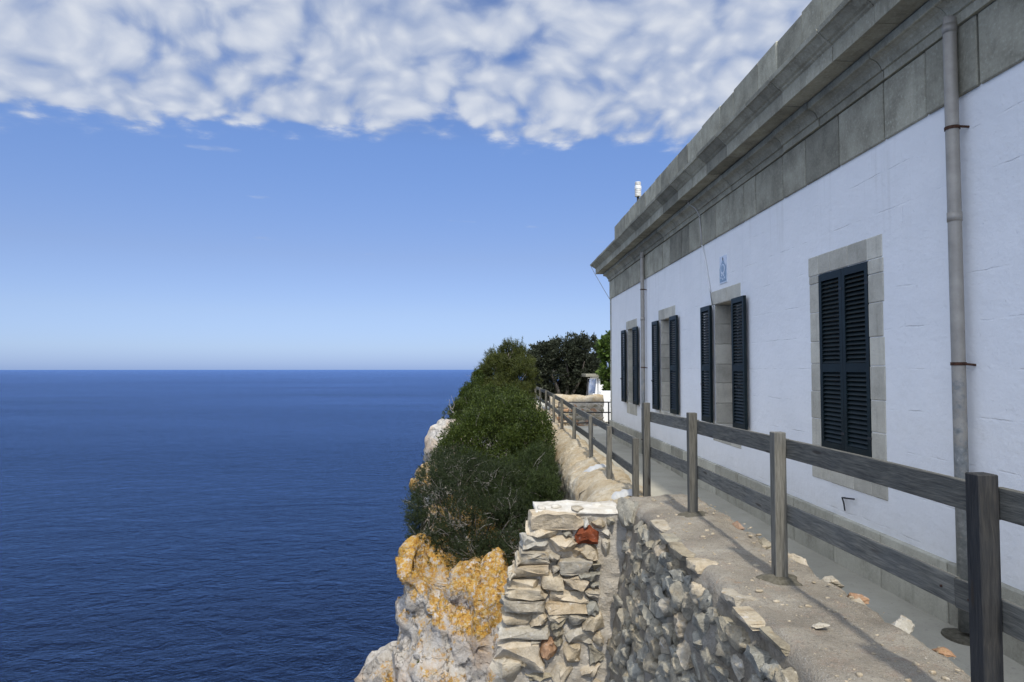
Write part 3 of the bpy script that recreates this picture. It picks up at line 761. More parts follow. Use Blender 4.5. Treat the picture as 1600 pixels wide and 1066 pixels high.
flat_poly('finial', [(yc-.012, 1.672), (yc+.012, 1.672), (yc+.018, 1.70), (yc, 1.725), (yc-.018, 1.70)], WX-.016, 'ink', t)
for dy, z in ((-.08, 1.40), (.0, 1.385), (.08, 1.41), (-.04, 1.44), (.05, 1.445)):
    flat_poly('pale_motif', [(yc+dy-.02, z-.012), (yc+dy+.02, z-.014), (yc+dy+.016, z+.014), (yc+dy-.014, z+.016)], WX-.019, 'tile_white', t)

c1 = thing('cable', 'thin cable running down from the cornice to the third window from the corner', 'cable', (WX-.03, 11.0, 1.2))
V, Fs = tube_vf([(3.41, 11.52, 2.885), (3.40, 11.50, 2.84), (3.50, 11.42, 2.74), (3.555, 11.38, 2.62), (3.565, 11.33, 2.3), (3.57, 11.30, 2.08)], .011, 7); obj('upper_cable', V, Fs, 'cable_grey', c1, smooth=True)
V, Fs = tube_vf([(3.57, 11.30, 2.08), (3.583, 11.17, 1.8), (3.583, 11.0, 1.4), (3.58, 10.93, 1.25)], .012, 7); obj('painted_cable', V, Fs, 'cable_white', c1, smooth=True)
V, Fs = tube_vf([(3.58, 10.93, 1.25), (3.578, 10.90, 1.16), (3.575, 10.84, 1.08), (3.585, 10.80, 1.0)], .004, 6); obj('lower_wire', V, Fs, 'dark_iron', c1, smooth=True)
V, Fs = tube_vf([(3.08, 20.66, 3.16), (3.2, 20.5, 2.86), (3.44, 20.3, 2.36), (3.585, 20.15, 2.06)], .008, 5)
tag(obj('wire', V, Fs, 'cable_grey', smooth=True), 'thin wire slanting from the cornice tip to the wall corner', 'wire')
V, Fs = merge([tube_vf([(WX+.01, 6.86, -1.30), (WX-.03, 6.86, -1.30), (WX-.035, 6.82, -1.345), (WX-.035, 6.80, -1.42)], .008, 6), tube_vf([(WX-.03, 6.86, -1.30), (WX-.035, 6.76, -1.288), (WX-.035, 6.62, -1.27)], .008, 6)])
tag(obj('iron_hook', V, Fs, 'dark_iron'), 'small black bent iron hook in the white wall below the closed shutters', 'hook')
b_ = P(997, 310, 19); bx, bz = b_.x, b_.z
t = thing('roof_beacon', 'grey and white ribbed ceramic lamp on a short pole on the roof', 'beacon', (bx, 19, 3.14))
V, Fs = tube_vf([(bx, 19, 3.14), (bx, 19, bz+.06)], .035, 10); obj('pole', V, Fs, 'dark_iron', t, smooth=True)
def lathe(pts, cx, cy, n=18):
    V = [(cx+r_*math.cos(2*math.pi*k/n), cy+r_*math.sin(2*math.pi*k/n), z) for r_, z in pts for k in range(n)]; Fs = []
    for i in range(len(pts)-1):
        for k in range(n): Fs.append([i*n+k, i*n+(k+1) % n, (i+1)*n+(k+1) % n, (i+1)*n+k])
    Fs += [list(range(n))[::-1], list(range(len(V)-n, len(V)))]; return V, Fs
z = bz+.05
for nm, mt, hh, r_ in (('lower_body', 'ceramic_grey', .20, .092), ('white_band', 'ceramic_white', .10, .10), ('cap', 'ceramic_grey', .11, .085)):
    pr = [(r_*.9, z), (r_, z+.02)]
    for q in range(1, 4): pr += [(r_*.93, z+hh*q/4-.008), (r_, z+hh*q/4+.008)]
    pr += [(r_, z+hh-.02), (r_*.85, z+hh)]
    V, Fs = lathe(pr, bx, 19); obj(nm, V, Fs, mt, t, smooth=False); z += hh+.002

# ------------------------------------------------------------------ near rubble wall with its rough concrete top
TOPZ = -1.5; WL, WR = 1.58, 2.44; Y0W, Y1W = -.55, 8.17
rw = thing('rubble_wall', 'low thick rubble stone wall with rough sandy top carrying the near fence', 'wall', ((WL+WR)/2, 4, -4.2))
def top_z(x, y):
    p = np.stack([np.atleast_1d(x).astype(float), np.atleast_1d(y).astype(float), np.zeros(np.size(x))], 1)
    z = TOPZ+fbm(p*1.1+3, 3)*.035+fbm(p*5, 3)*.012
    return z
def rubble_core():
    # cross-section swept along Y: left foot, left face, top, right edge, right face
    s = []
    for z in np.linspace(-4.2, -1.62, 40): s.append((WL+.03+(z+1.62)*.13, z, 0))
    for k in range(1, 6):
        a = k/6*math.pi/2; s.append((WL+.03+.09*(1-math.cos(a)), -1.62+.12*math.sin(a), 1))
    for x in np.linspace(WL+.12, WR-.07, 30): s.append((x, TOPZ, 1))
    for k in range(1, 6):
        a = k/6*math.pi/2; s.append((WR-.07+.09*math.sin(a), TOPZ-.13*(1-math.cos(a)), 1))
    for z in np.linspace(TOPZ-.13, PZ-.1, 14): s.append((WR+.02, z, 0))
    s = np.array(s); ys = np.arange(Y0W, Y1W+.001, .035); ns = len(s)
    V = np.zeros((len(ys), ns, 3)); V[:, :, 0] = s[:, 0]; V[:, :, 2] = s[:, 1]; V[:, :, 1] = ys[:, None]
    tt = s[:, 2]; flat = V.reshape(-1, 3)
    tz = top_z(flat[:, 0], flat[:, 1])-TOPZ; tf = np.tile(tt, len(ys))
    nz = v3(flat, 2.3)*.05+v3(flat, 8)*.018
    side = 1-tf
    flat[:, 2] += tz*tf
    edge = np.clip((flat[:, 0]-(WR-.25))/.25, 0, 1)                      # broken outer edge
    flat[:, 0] += nz[:, 0]*side + fbm(np.stack([flat[:, 1]*2.6, flat[:, 1]*0, flat[:, 1]*0+4], 1), 4)*.10*edge
    flat[:, 2] -= np.clip(fbm(flat*3+8, 3), 0, 1)*.10*edge*tf
    end = np.clip((flat[:, 1]-(Y1W-.12))/.12, 0, 1)*tf; flat[:, 2] -= end**2*.07
    V = flat; Fs = grid_faces(len(ys), ns); Fs = [f for f in Fs]
    Fs += [list(range(ns))[::-1], list(range((len(ys)-1)*ns, len(ys)*ns))]
    me = raw('core', V-np.array(WO[rw]), Fs, True); o = put('core', me, 'grey_mortar', rw, WO[rw]); me.materials.append(MAT['sandy_concrete'])
    mi = [1 if s[i % ns if False else (k % (ns-1)), 2] > .5 else 0 for k, i in enumerate(range((len(ys)-1)*(ns-1)))]+[0, 0]
    me.polygons.foreach_set('material_index', mi)
rubble_core()
def rubble_face():
    rs = random.Random(8); sd = 100; cnt = 0
    z = -1.63
    while z > -3.75:
        hgt = rs.uniform(.12, .21); y = 3.0 if z > -2 else 3.2-(z+2)*1.3
        while y < 7.72:
            l = rs.uniform(.14, .30)
            if rs.random() < (.97 if y < 6.8 else .72) and cnt < 295:
                yy = y+l/2; zz = z-hgt/2+rs.uniform(-.03, .03)
                stone('stone', (WL+.060+(zz+1.62)*.13+rs.uniform(-.035, .02), yy, zz), (rs.uniform(.07, .10), l/2*rs.uniform(1.0, 1.2), hgt/2*rs.uniform(1.0, 1.22)), sd, 'grey_rubble' if rs.random() < .9 else 'dry_stone', rw, 8, rnd=.5, rough=.24, cuts=9, tilt=rs.uniform(-.2, .2), soft=rs.random() < .65); cnt += 1
            sd += 1; y += l
        z -= hgt
    # flat slabs bedded along the left edge of the top
    y = 2.4
    while y < 7.7:
        l = rs.uniform(.28, .55)
        if rs.random() < .8:
            stone('edge_slab', (WL+.07+rs.uniform(-.02, .03), y+l/2, TOPZ-.03+rs.uniform(-.015, .008)), (rs.uniform(.07, .12), l/2*.96, rs.uniform(.025, .04)), sd, rs.choice(['grey_rubble', 'dry_stone', 'grey_rubble']), rw, 8, rnd=.08, rough=.09, cuts=14)
        sd += 1; y += l
    stone('edge_boulder', (WL-.0, 7.78, -1.64), (.10, .26, .17), 77, 'grey_rubble', rw, 8, rnd=.5, rough=.22)
    # broken stones along the right edge
    y = 1.2
    while y < 8.0:
        l = rs.uniform(.12, .34)
        if rs.random() < .34:
            stone('edge_stone', (WR-.02+rs.uniform(-.07, .04), y+l/2, TOPZ-.085+rs.uniform(-.03, .02)), (rs.uniform(.06, .11), l/2, rs.uniform(.05, .075)), sd, rs.choice(['pale_stone', 'dry_stone', 'grey_rubble', 'dry_stone', 'brown_stone']), rw, 5, rnd=.25, rough=.2, cuts=12)
        sd += 1; y += l
    # chips and pebbles lying on the top: too many and too small to pick apart
    parts = []
    for k in range(420):
        x, y = rs.uniform(WL+.12, WR+.02), rs.uniform(2.2, 8.0); r_ = rs.choice([.003, .004, .004, .005, .006, .008, .013])*rs.uniform(.7, 1.3)
        parts.append(stone_vf((x, y, float(top_z(x, y)[0])+r_*.25), (r_*rs.uniform(.8, 1.6), r_, r_*.55), 9000+k, 3, rough=.15))
    V, Fs = merge(parts); tag(obj('gravel', V, Fs, 'dry_stone', rw, smooth=True), kind='stuff')
rubble_face()
for k, (px, py, hx, hy, hz, mt) in enumerate(((1246, 876, .08, .14, .07, 'pale_stone'), (1152, 818, .05, .12, .045, 'brown_stone'), (1300, 905, .07, .09, .03, 'dry_stone'), (1340, 930, .05, .08, .03, 'brown_stone'), (1428, 972, .08, .07, .05, 'pale_stone'), (1485, 1012, .05, .06, .03, 'brown_stone'), (1282, 985, .05, .03, .012, 'pale_stone'), (1195, 845, .07, .12, .04, 'grey_rubble'))):
    yy = 1.52*F/(py-577); c = P(px, py, yy); stone('edge_stone' if k != 6 else 'loose_chip', (min(c.x, WR+.04), yy, TOPZ-.05 if k != 6 else TOPZ+.01), (hx, hy, hz), 5000+k, mt, rw, 5, rnd=.3, rough=.2, cuts=9)

# ------------------------------------------------------------------ dry-stone buttress, stones laid as in the photograph
BY = 7.78
bt = thing('stone_buttress', 'leaning dry stone pier of stacked pale slabs beside the cliff', 'wall', (.85, BY+.35, -4.4))
def buttress():
    Z = .287; sc = BY/F
    S = [(315,150,600,240,'pale_stone'),(598,178,630,236,'pale_stone'),(630,190,727,244,'dry_stone'),(728,185,775,228,'grey_rubble'),
     (295,212,466,300,'pale_stone'),(468,236,562,287,'grey_rubble'),(558,228,694,322,'red_stone'),(690,238,760,285,'pale_stone'),
     (262,268,425,362,'pale_stone'),(404,272,562,362,'pale_stone'),(520,326,640,396,'dry_stone'),(570,322,697,420,'dry_stone'),(700,290,760,420,'pale_stone'),
     (245,364,416,435,'dry_stone'),(412,370,492,430,'dry_stone'),(462,405,647,488,'dry_stone'),(640,425,700,470,'grey_rubble'),(230,385,262,440,'pale_stone'),
     (220,440,426,510,'dry_stone'),(567,470,692,537,'grey_rubble'),(188,468,232,520,'pale_stone'),(420,436,470,480,'dry_stone'),
     (190,514,363,576,'dry_stone'),(371,482,488,580,'dry_stone'),(490,496,640,573,'dry_stone'),(640,530,700,566,'grey_rubble'),
     (176,562,402,628,'dry_stone'),(398,580,626,645,'pale_stone'),(612,562,697,632,'dry_stone'),
     (157,630,397,696,'dry_stone'),(398,636,622,693,'dry_stone'),(617,636,697,702,'grey_rubble'),
     (158,695,312,772,'dry_stone'),(306,700,408,772,'dry_stone'),(512,690,622,766,'dry_stone'),(600,702,713,802,'dry_stone'),(408,690,520,750,'pale_stone'),(410,726,516,786,'grey_rubble',.45),
     (153,778,432,838,'dry_stone'),(486,770,680,878,'dry_stone'),(430,772,492,840,'grey_rubble'),(640,806,715,880,'dry_stone'),
     (120,843,377,1005,'pale_stone'),(360,838,467,976,'brown_stone'),(464,860,632,985,'dry_stone'),(630,888,717,1000,'grey_rubble'),(440,836,500,880,'grey_rubble'),(300,836,372,884,'dry_stone'),
     (94,958,262,1100,'pale_stone'),(266,994,432,1110,'grey_rubble'),(428,978,592,1090,'dry_stone'),(572,974,694,1080,'dry_stone'),(250,970,300,1010,'grey_rubble'),
     (70,1095,260,1220,'pale_stone'),(258,1105,440,1220,'dry_stone'),(436,1086,600,1200,'pale_stone'),(596,1078,720,1190,'dry_stone'),
     (50,1215,280,1330,'dry_stone'),(276,1215,480,1330,'grey_rubble'),(476,1200,720,1320,'dry_stone')]
    rs = random.Random(4)
    for k, q in enumerate(S):
        x0, y0, x1, y1, mt = q[:5]; tl = q[5] if len(q) > 5 else rs.uniform(-.03, .03)
        a, b = P(740+x0*Z, 760+y0*Z, BY), P(740+x1*Z, 760+y1*Z, BY)
        hx, hz = (b.x-a.x)/2, (a.z-b.z)/2; hy = rs.uniform(.17, .22)
        lower = y0 > 838
        slab = (x1-x0) > 2.2*(y1-y0)
        stone('stone', ((a.x+b.x)/2, BY+hy+rs.uniform(-.035, .03), (a.z+b.z)/2), (hx*1.09, hy, hz*1.10), (400+k*13 if mt != 'red_stone' else 431), mt, bt, 8, rnd=.14 if slab else .5, rough=.15 if slab else .2, cuts=15, tilt=tl)
    # packing behind and between the stones
    tl_, tr_ = P(838, 805, BY), P(1003, 805, BY); bl_, br_ = P(768, 1130, BY), P(985, 1130, BY)
    V, n1, n2 = [], 26, 44
    for j in range(n2):
        v = j/(n2-1)
        for i in range(n1):
            u = i/(n1-1); x = (tl_.x+.03)*(1-v)+(bl_.x+.06)*v; xr = tr_.x*(1-v)+br_.x*v
            V.append((x+(xr-x)*u, BY+.115, tl_.z*(1-v)+bl_.z*v))
    V = np.array(V); V[:, 1] += fbm(V*6, 3)*.03; nb = len(V)
    B = V.copy(); B[:, 1] = BY+.62; VV = np.concatenate([V, B]); g = grid_faces(n2, n1)
    Fs = [f[::-1] for f in g]+[[i+nb for i in f] for f in g]
    for i in range(n1-1): Fs += [[i, i+1, nb+i+1, nb+i]]
    for j in range(n2-1): Fs += [[j*n1, nb+j*n1, nb+(j+1)*n1, (j+1)*n1], [j*n1+n1-1, (j+1)*n1+n1-1, nb+(j+1)*n1+n1-1, nb+j*n1+n1-1]]
    obj('packing', VV, [f[::-1] for f in Fs], 'mortar', bt)
    # mortared top
    a, b = P(836, 793, BY+.2), P(968, 793, BY+.2)
    xs = np.linspace(a.x, b.x, 34); ys = np.linspace(BY+.09, BY+.62, 18); V = []
    zt = a.z-.012
    for x in xs:
        for y in ys: V.append((x, y, zt))
    V = np.array(V); V[:, 2] += fbm(V*4, 3)*.018+fbm(V*14, 2)*.006
    V[:, 2] -= np.clip((BY+.18-V[:, 1])/.09, 0, 1)**2*.03
    lo = V.copy(); lo[:, 2] = zt-.05; nb = len(V); g = grid_faces(len(xs), len(ys)); Fs = g+[[i+nb for i in f[::-1]] for f in g]
    nx, ny = len(xs), len(ys)
    for i in range(nx-1): Fs += [[i*ny, nb+i*ny, nb+(i+1)*ny, (i+1)*ny], [(i+1)*ny-1, (i+2)*ny-1, nb+(i+2)*ny-1, nb+(i+1)*ny-1]]
    for j in range(ny-1): Fs += [[j, j+1, nb+j+1, nb+j], [(nx-1)*ny+j, nb+(nx-1)*ny+j, nb+(nx-1)*ny+j+1, (nx-1)*ny+j+1]]
    obj('mortar_cap', np.concatenate([V, lo]), Fs, 'white_mortar', bt, smooth=True)
    for k, (px, py, hx, hy) in enumerate(((901, 799, .07, .09), (846, 792, .045, .08), (870, 790.5, .06, .05), (935, 791, .06, .06))):
        c = P(px, py, BY+.2); stone('cap_stone', (c.x, BY+.16+.06*k, zt+.002), (hx, hy, .03), 900+k, 'white_mortar' if k else 'dry_stone', bt, 5, rnd=.6, rough=.1, soft=True)
buttress()

# ------------------------------------------------------------------ far wall with rounded plaster coping, in sections
cw = thing('coping_wall', 'long low wall with lumpy rounded cream coping running to the far trees', 'wall', (1.9, 20, -4))
def coping_profile(t):
    "t 0..1 from left foot over the crest to the path"
    pass
def coping():
    prof = [(1.30, -4.2), (1.32, -3.4), (1.33, -2.8), (1.34, -2.35), (1.345, -2.12), (1.37, -2.0), (1.42, -1.91), (1.50, -1.825), (1.60, -1.76), (1.72, -1.71), (1.84, -1.675), (1.96, -1.655), (2.06, -1.655), (2.14, -1.675), (2.20, -1.72), (2.24, -1.80), (2.27, -1.9), (2.31, -1.945), (2.40, -1.965), (2.52, -1.975), (2.55, -2.1)]
    # resample
    fine = []
    for i in range(len(prof)-1):
        a, b = np.array(prof[i]), np.array(prof[i+1]); k = max(1, int(np.linalg.norm(b-a)/.045))
        fine += [a+(b-a)*q/k for q in range(k)]
    fine.append(np.array(prof[-1])); fine = np.array(fine); n = len(fine)
    rs = random.Random(12); y = 8.22; sec = 0
    while y < 37:
        l = rs.uniform(1.1, 1.7) if y > 9 else .95; y1 = min(y+l, 37.5)
        ys = np.linspace(y, y1, max(8, int((y1-y)/.05) if y < 16 else int((y1-y)/.1)))
        amp = rs.uniform(.06, .13); V = np.zeros((len(ys), n, 3)); hump = np.sin(np.clip((ys-y)/(y1-y), 0, 1)*math.pi)**.38
        sh = np.interp(ys, [8, 10, 18, 30, 38], [-.05, 0, .22, .42, .5])      # the outer face swings in towards the far end
        rise = np.interp(ys, [8, 14, 20, 38], [-.03, 0, .02, .08])
        wgt = np.clip((2.1-fine[:, 0])/.75, 0, 1); crest = np.clip((fine[:, 1]+2.1)/.35, 0, 1)
        V[:, :, 0] = fine[:, 0][None]+sh[:, None]*wgt[None]; V[:, :, 1] = ys[:, None]
        V[:, :, 2] = fine[:, 1][None]+(rise[:, None]+amp*(hump[:, None]-.6))*crest[None]
        fl = V.reshape(-1, 3); q = v3(fl, 1.6)*.05+v3(fl, 6)*.024+v3(fl, 15)*.009; q[:, 1] = 0
        low = np.repeat((fine[:, 1] < -1.9)[None], len(ys), 0).reshape(-1) & (fl[:, 0] < 1.9)
        q[low] += (v3(fl[low], 11)*.022)*np.array([1, 0, 0])
        fl = fl+q
        o = obj('coping_section', fl, [f[::-1] for f in grid_faces(len(ys), n)], 'coping_plaster', cw, smooth=True)
        me = o.data; me.materials.append(MAT['grey_rubble']); me.materials.append(MAT['white_patch']); me.materials.append(MAT['path_concrete'])
        mi = []
        pv = np.concatenate([fl]); 
        for pl in me.polygons:
            vv = fl[pl.vertices[0]]; j = pl.vertices[0] % n
            if fine[j, 0] > 2.285: mi.append(3)
            elif fine[j, 1] < -2.02 and fine[j, 0] < 1.6: mi.append(1)
            else: mi.append(0)
        me.polygons.foreach_set('material_index', mi); sec += 1; y = y1
    # pale repair patches of newer mortar moulded over the crest
    for (yc_, ly, x0, x1) in ((9.32, .30, 1.60, 2.03), (11.75, .50, 1.62, 2.05), (18.0, .5, 1.85, 2.1), (22.5, .7, 1.85, 2.1)):
        us = np.linspace(-1, 1, 15); xs = np.linspace(x0, x1, 14); V = []
        for u in us:
            for i, x in enumerate(xs):
                yy = yc_+u*ly/2*(1-.35*abs(i/13-.5)*2)+.05*math.sin(i*1.9+u)
                shv = np.interp(yy, [8, 10, 18, 30, 38], [-.05, 0, .22, .42, .5])
                jx = np.interp(x-shv*max(0, min(1, (2.1-x)/.75)), fine[:, 0][fine[:, 1] > -2.1], fine[:, 1][fine[:, 1] > -2.1])
                ed = max(abs(u), abs(i/13*2-1)); V.append((x, yy, jx+.028-.06*ed**3))
        obj('mortar_patch', V, grid_faces(15, 14), 'white_patch', cw, smooth=True)
    # near end of the coping beside the pier: a yellowish rounded lump
    stone('end_lump', (1.80, 8.62, -1.80), (.30, .34, .16), 31, 'coping_plaster', cw, 8, rnd=.8, rough=.08, cuts=1, soft=True)
coping()

# ------------------------------------------------------------------ fences
def post(parent, x, y, zb, zt, w_, seed):
    rs = random.Random(seed); h = w_/2
    V, Fs = box_vf(x-h, x+h, y-h, y+h, zb, zt, .004)
    V = [(a+rs.uniform(-.0015, .0015)+(c-zb)*.004*math.sin(seed*3.1), b, c) for a, b, c in V]
    return obj('post', V, Fs, 'shaded_post_wood' if seed == 2 else 'post_wood', parent)
def rail(parent, x, ya, za, yb, zb, hgt, th, seed, xb=None):
    xb = x if xb is None else xb
    rs = random.Random(seed); V, n_ = [], 9
    for k in range(n_):
        t_ = k/(n_-1); y = ya+(yb-ya)*t_; z = za+(zb-za)*t_+.004*math.sin(t_*3+seed); xx = x+(xb-x)*t_+.004*math.sin(t_*4+seed*2)
        for dx, dz in ((-th/2, -hgt+.004), (-th/2+.004, -hgt), (th/2-.004, -hgt), (th/2, -hgt+.004), (th/2, -.004), (th/2-.004, 0), (-th/2+.004, 0), (-th/2, -.004)): V.append((xx+dx, y, z+dz))
    Fs = []
    for k in range(n_-1):
        for i in range(8): Fs.append([k*8+i, k*8+(i+1) % 8, (k+1)*8+(i+1) % 8, (k+1)*8+i])
    Fs += [list(range(8))[::-1], list(range((n_-1)*8, n_*8))]
    o = obj('rail', V, [f[::-1] for f in Fs], 'rail_wood', parent)
    for (y, z) in ((ya+.09, za-hgt*.5), (yb-.09, zb-hgt*.5)):
        V, Fs = tube_vf([(x-th/2-.004, y, z), (x-th/2+.004, y, z)], .006, 6); obj('bolt', V, Fs, 'rust', o)
    return o
FX = 2.10
fx = lambda y: FX-.0075*(y-2.87)
nf = thing('wooden_fence', 'weathered grey two-rail wooden fence standing on the near rubble wall', 'fence', (FX, 4, TOPZ))
NP = [.83, 2.87, 4.90, 6.95, 8.93]
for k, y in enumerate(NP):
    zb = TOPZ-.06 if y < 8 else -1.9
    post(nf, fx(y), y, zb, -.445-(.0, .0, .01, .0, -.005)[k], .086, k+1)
ru = [-.50, -.502, -.505, -.522, -.552]; rl = [-.965, -.965, -.968, -.985, -1.02]
for k in range(4):
    y0, y1 = NP[k]-.02, NP[k+1]-.024
    rail(nf, fx(y0)+.058, y0, ru[k], y1, ru[k+1], .135, .028, k+5, fx(y1)+.058)
    if k == 1:
        rail(nf, fx(y0)+.058, y0, rl[k], 3.12, rl[k]-.001, .132, .028, 31); rail(nf, fx(3.1)+.058, 3.126, rl[k]+.004, y1, rl[k+1], .132, .028, 32, fx(y1)+.058)
    else: rail(nf, fx(y0)+.058, y0, rl[k], y1, rl[k+1], .132, .028, k+15, fx(y1)+.058)
def damp(x, y, seed):
    rs = np.random.RandomState(seed); V = [(x, y, float(top_z(x, y)[0])+.03)]; n_ = 28; Fs = []
    for r_, q in enumerate((.06, .11, .155)):
        for k in range(n_):
            a = 2*math.pi*k/n_; rr = q*(1+.12*math.sin(3*a+seed)+.08*math.sin(5*a)); xx, yy = x+rr*math.cos(a), y+rr*math.sin(a)
            V.append((xx, yy, float(top_z(xx, yy)[0])+(.026, .014, -.006)[r_]))
    Fs = [[0, 1+k, 1+(k+1) % n_] for k in range(n_)]
    for r_ in range(2):
        for k in range(n_): Fs.append([1+r_*n_+k, 1+(r_+1)*n_+k, 1+(r_+1)*n_+(k+1) % n_, 1+r_*n_+(k+1) % n_])
    obj('mortar_collar', V, Fs, 'damp_ring', nf, smooth=True)
for y in NP[1:4]: damp(fx(y), y, int(y*10))

ff = thing('wooden_fence', 'long lower two-rail wooden fence along the rounded coping', 'fence', (2.03, 22, -1.65))
FP = [9.02, 10.75, 13.0, 15.75, 18.4, 21.0, 24.4, 28.0, 31.2, 34.2, 37.2]
FT = [-.91, -.895, -.885, -.875, -.80, -.775, -.765, -.78, -.77, -.76, -.77]
FXs = [1.93, 1.88, 1.93, 1.95, 1.95, 1.97, 2.02, 2.07, 2.10, 2.14, 2.18]
for k in range(11): post(ff, FXs[k], FP[k], -1.80, FT[k], .078, 40+k)
for k in range(10):
    a, b = FT[k]-.015, FT[k+1]-.015
    rail_z = [(a, b), (a-.40, b-.40)]
    for q, (za, zb) in enumerate(rail_z):
        ya, yb = FP[k]-.02, FP[k+1]-.024; xm = (FXs[k]+FXs[k+1])/2+.055
        V = rail(ff, xm, ya, za, yb, zb, .118, .026, 70+k*2+q)

# ------------------------------------------------------------------ beyond the building corner
ir = thing('iron_railing', 'thin dark iron railing across the path end at the building corner', 'railing', (2.9, 20.6, PZ))
for z in (-1.0, -1.31, -1.62):
    V, Fs = tube_vf([(2.1, 20.65, z), (3.9, 20.65, z)], .018, 8); obj('bar', V, Fs, 'dark_iron', ir, smooth=True)
V, Fs = tube_vf([(3.60, 20.6, PZ-.02), (3.60, 20.6, -.98)], .022, 8); obj('upright', V, Fs, 'dark_iron', ir, smooth=True)
V, Fs = tube_vf([(2.1, 20.65, PZ-.02), (2.1, 20.65, -.98)], .02, 8); obj('upright', V, Fs, 'dark_iron', ir, smooth=True)

gw = thing('garden_wall', 'brown rubble wall with rounded cream top beyond the iron railing', 'wall', (3.1, 24.3, PZ))
def garden_wall():
    Y = 24; xl, xr = 2.15, 4.02
    prof = [(-.25, -2.0), (-.26, -1.35), (-.27, -1.22), (-.25, -1.10), (-.19, -1.0), (-.1, -.935), (0, -.91), (.1, -.93), (.2, -1.0), (.26, -1.12), (.26, -2.0)]
    fine = []
    for i in range(len(prof)-1):
        a, b = np.array(prof[i]), np.array(prof[i+1]); k = max(1, int(np.linalg.norm(b-a)/.05)); fine += [a+(b-a)*q/k for q in range(k)]
    fine = np.array(fine); n_ = len(fine); xs = np.linspace(xl, xr, 40); V = np.zeros((40, n_, 3))
    V[:, :, 0] = xs[:, None]; V[:, :, 1] = Y+.3+fine[:, 0]; V[:, :, 2] = fine[:, 1]
    fl = V.reshape(-1, 3); fl = fl+v3(fl, 2.2)*.04+v3(fl, 7)*.015
    o = obj('wall_body', fl, grid_faces(40, n_)+[list(range(n_)), list(range(39*n_, 40*n_))[::-1]], 'mortar', gw, smooth=True); me = o.data; me.materials.append(MAT['coping_plaster'])
    me.polygons.foreach_set('material_index', [1 if (fl[p_.vertices[0]][2] > -1.22) else 0 for p_ in me.polygons])
    rs = random.Random(2); z = -1.22; sd = 3000
    while z > -1.95:
        h_ = rs.uniform(.10, .15); x = xl+.02
        while x < xr-.1:
            l = rs.uniform(.12, .26); stone('stone', (x+l/2, Y+.06, z-h_/2), (l/2, .06, h_/2), sd, rs.choice(['dry_stone', 'brown_stone', 'dry_stone', 'grey_rubble']), gw, 3, rnd=.5, rough=.12); sd += 1; x += l
        z -= h_
garden_wall()
an = thing('annex', 'small white outbuilding half hidden behind the trees', 'building', (5.5, 33, PZ))
ya = 31; a = P(926, 585, ya); 
box('wall', a.x, a.x+4, ya, ya+3, PZ-.05, a.z-.12, 'white_paint', an, .01)
box('roof_slab', a.x-.35, a.x+4.2, ya-.25, ya+3.2, a.z-.12, a.z+.02, 'cornice_stone', an, .015)
box('low_wall', P(938, 600, 26).x, P(938, 600, 26).x+2, 26, 26.2, PZ-.05, P(938, 611, 26).z, 'white_paint', an, .01)
def cloth():
    yq = 29; a, b = P(919, 592, yq), P(930, 615, yq); V = []
    xs = np.linspace(a.x, b.x, 14); zs = np.linspace(b.z, a.z, 10)
    for x in xs:
        for z in zs: V.append((x+(.0 if True else 0)+(z-b.z)*.1, yq+.04*math.sin(x*38)+.02*math.sin(z*9), z))
    V += [(v[0], v[1]+.008, v[2]) for v in V]; g = grid_faces(14, 10); nb = 140
    t_ = thing('hanging_cloth', 'blue and white cloth hanging beside the white outbuilding', 'cloth', (a.x, yq, PZ))
    obj('cloth', V, g+[[i+nb for i in f[::-1]] for f in g], 'blue_cloth', t_, smooth=True)
    for x in (a.x-.02, b.x+.12):
        V, Fs = tube_vf([(x, yq, PZ-.02), (x, yq, a.z+.03)], .018, 6); obj('pole', V, Fs, 'dark_iron', t_)
    V, Fs = tube_vf([(a.x-.03, yq, a.z+.01), (b.x+.13, yq, a.z+.01)], .008, 5); obj('line', V, Fs, 'cable_grey', t_)
cloth()

# ------------------------------------------------------------------ vegetation
def sample_clumps(clumps, n_, rs, inner=.62, gapf=2.2, gap=-.25, rag=.24):
    C = np.array([c for c, r_ in clumps], float); Rr = np.array([r_ for c, r_ in clumps], float)
    wt = (Rr[:, 0]*Rr[:, 1]*Rr[:, 2])**(2/3); wt /= wt.sum(); out = []; got = 0
    while got < n_:
        m_ = n_*2; k = rs.choice(len(C), m_, p=wt); d = rs.normal(size=(m_, 3)); d /= np.linalg.norm(d, axis=1)[:, None]
        rad = inner+(1.06-inner)*rs.rand(m_)**.7
        bump = 1+rag*fbm(d*2.0+k[:, None]*7.1, 3)+rag*.55*fbm(d*6.5+k[:, None]*3.7, 2)
        p = C[k]+d*Rr[k]*(rad*bump)[:, None]
        keep = fbm(p*gapf+3.3, 2) > gap
        for j in range(len(C)):
            q = np.linalg.norm((p-C[j])/Rr[j], axis=1); keep &= ~((q < inner*.85) & (k != j))
        p, d = p[keep], d[keep]; out.append(np.concatenate([p, d], 1)); got += len(p)
    o = np.concatenate(out)[:n_]; return o[:, :3], o[:, 3:]
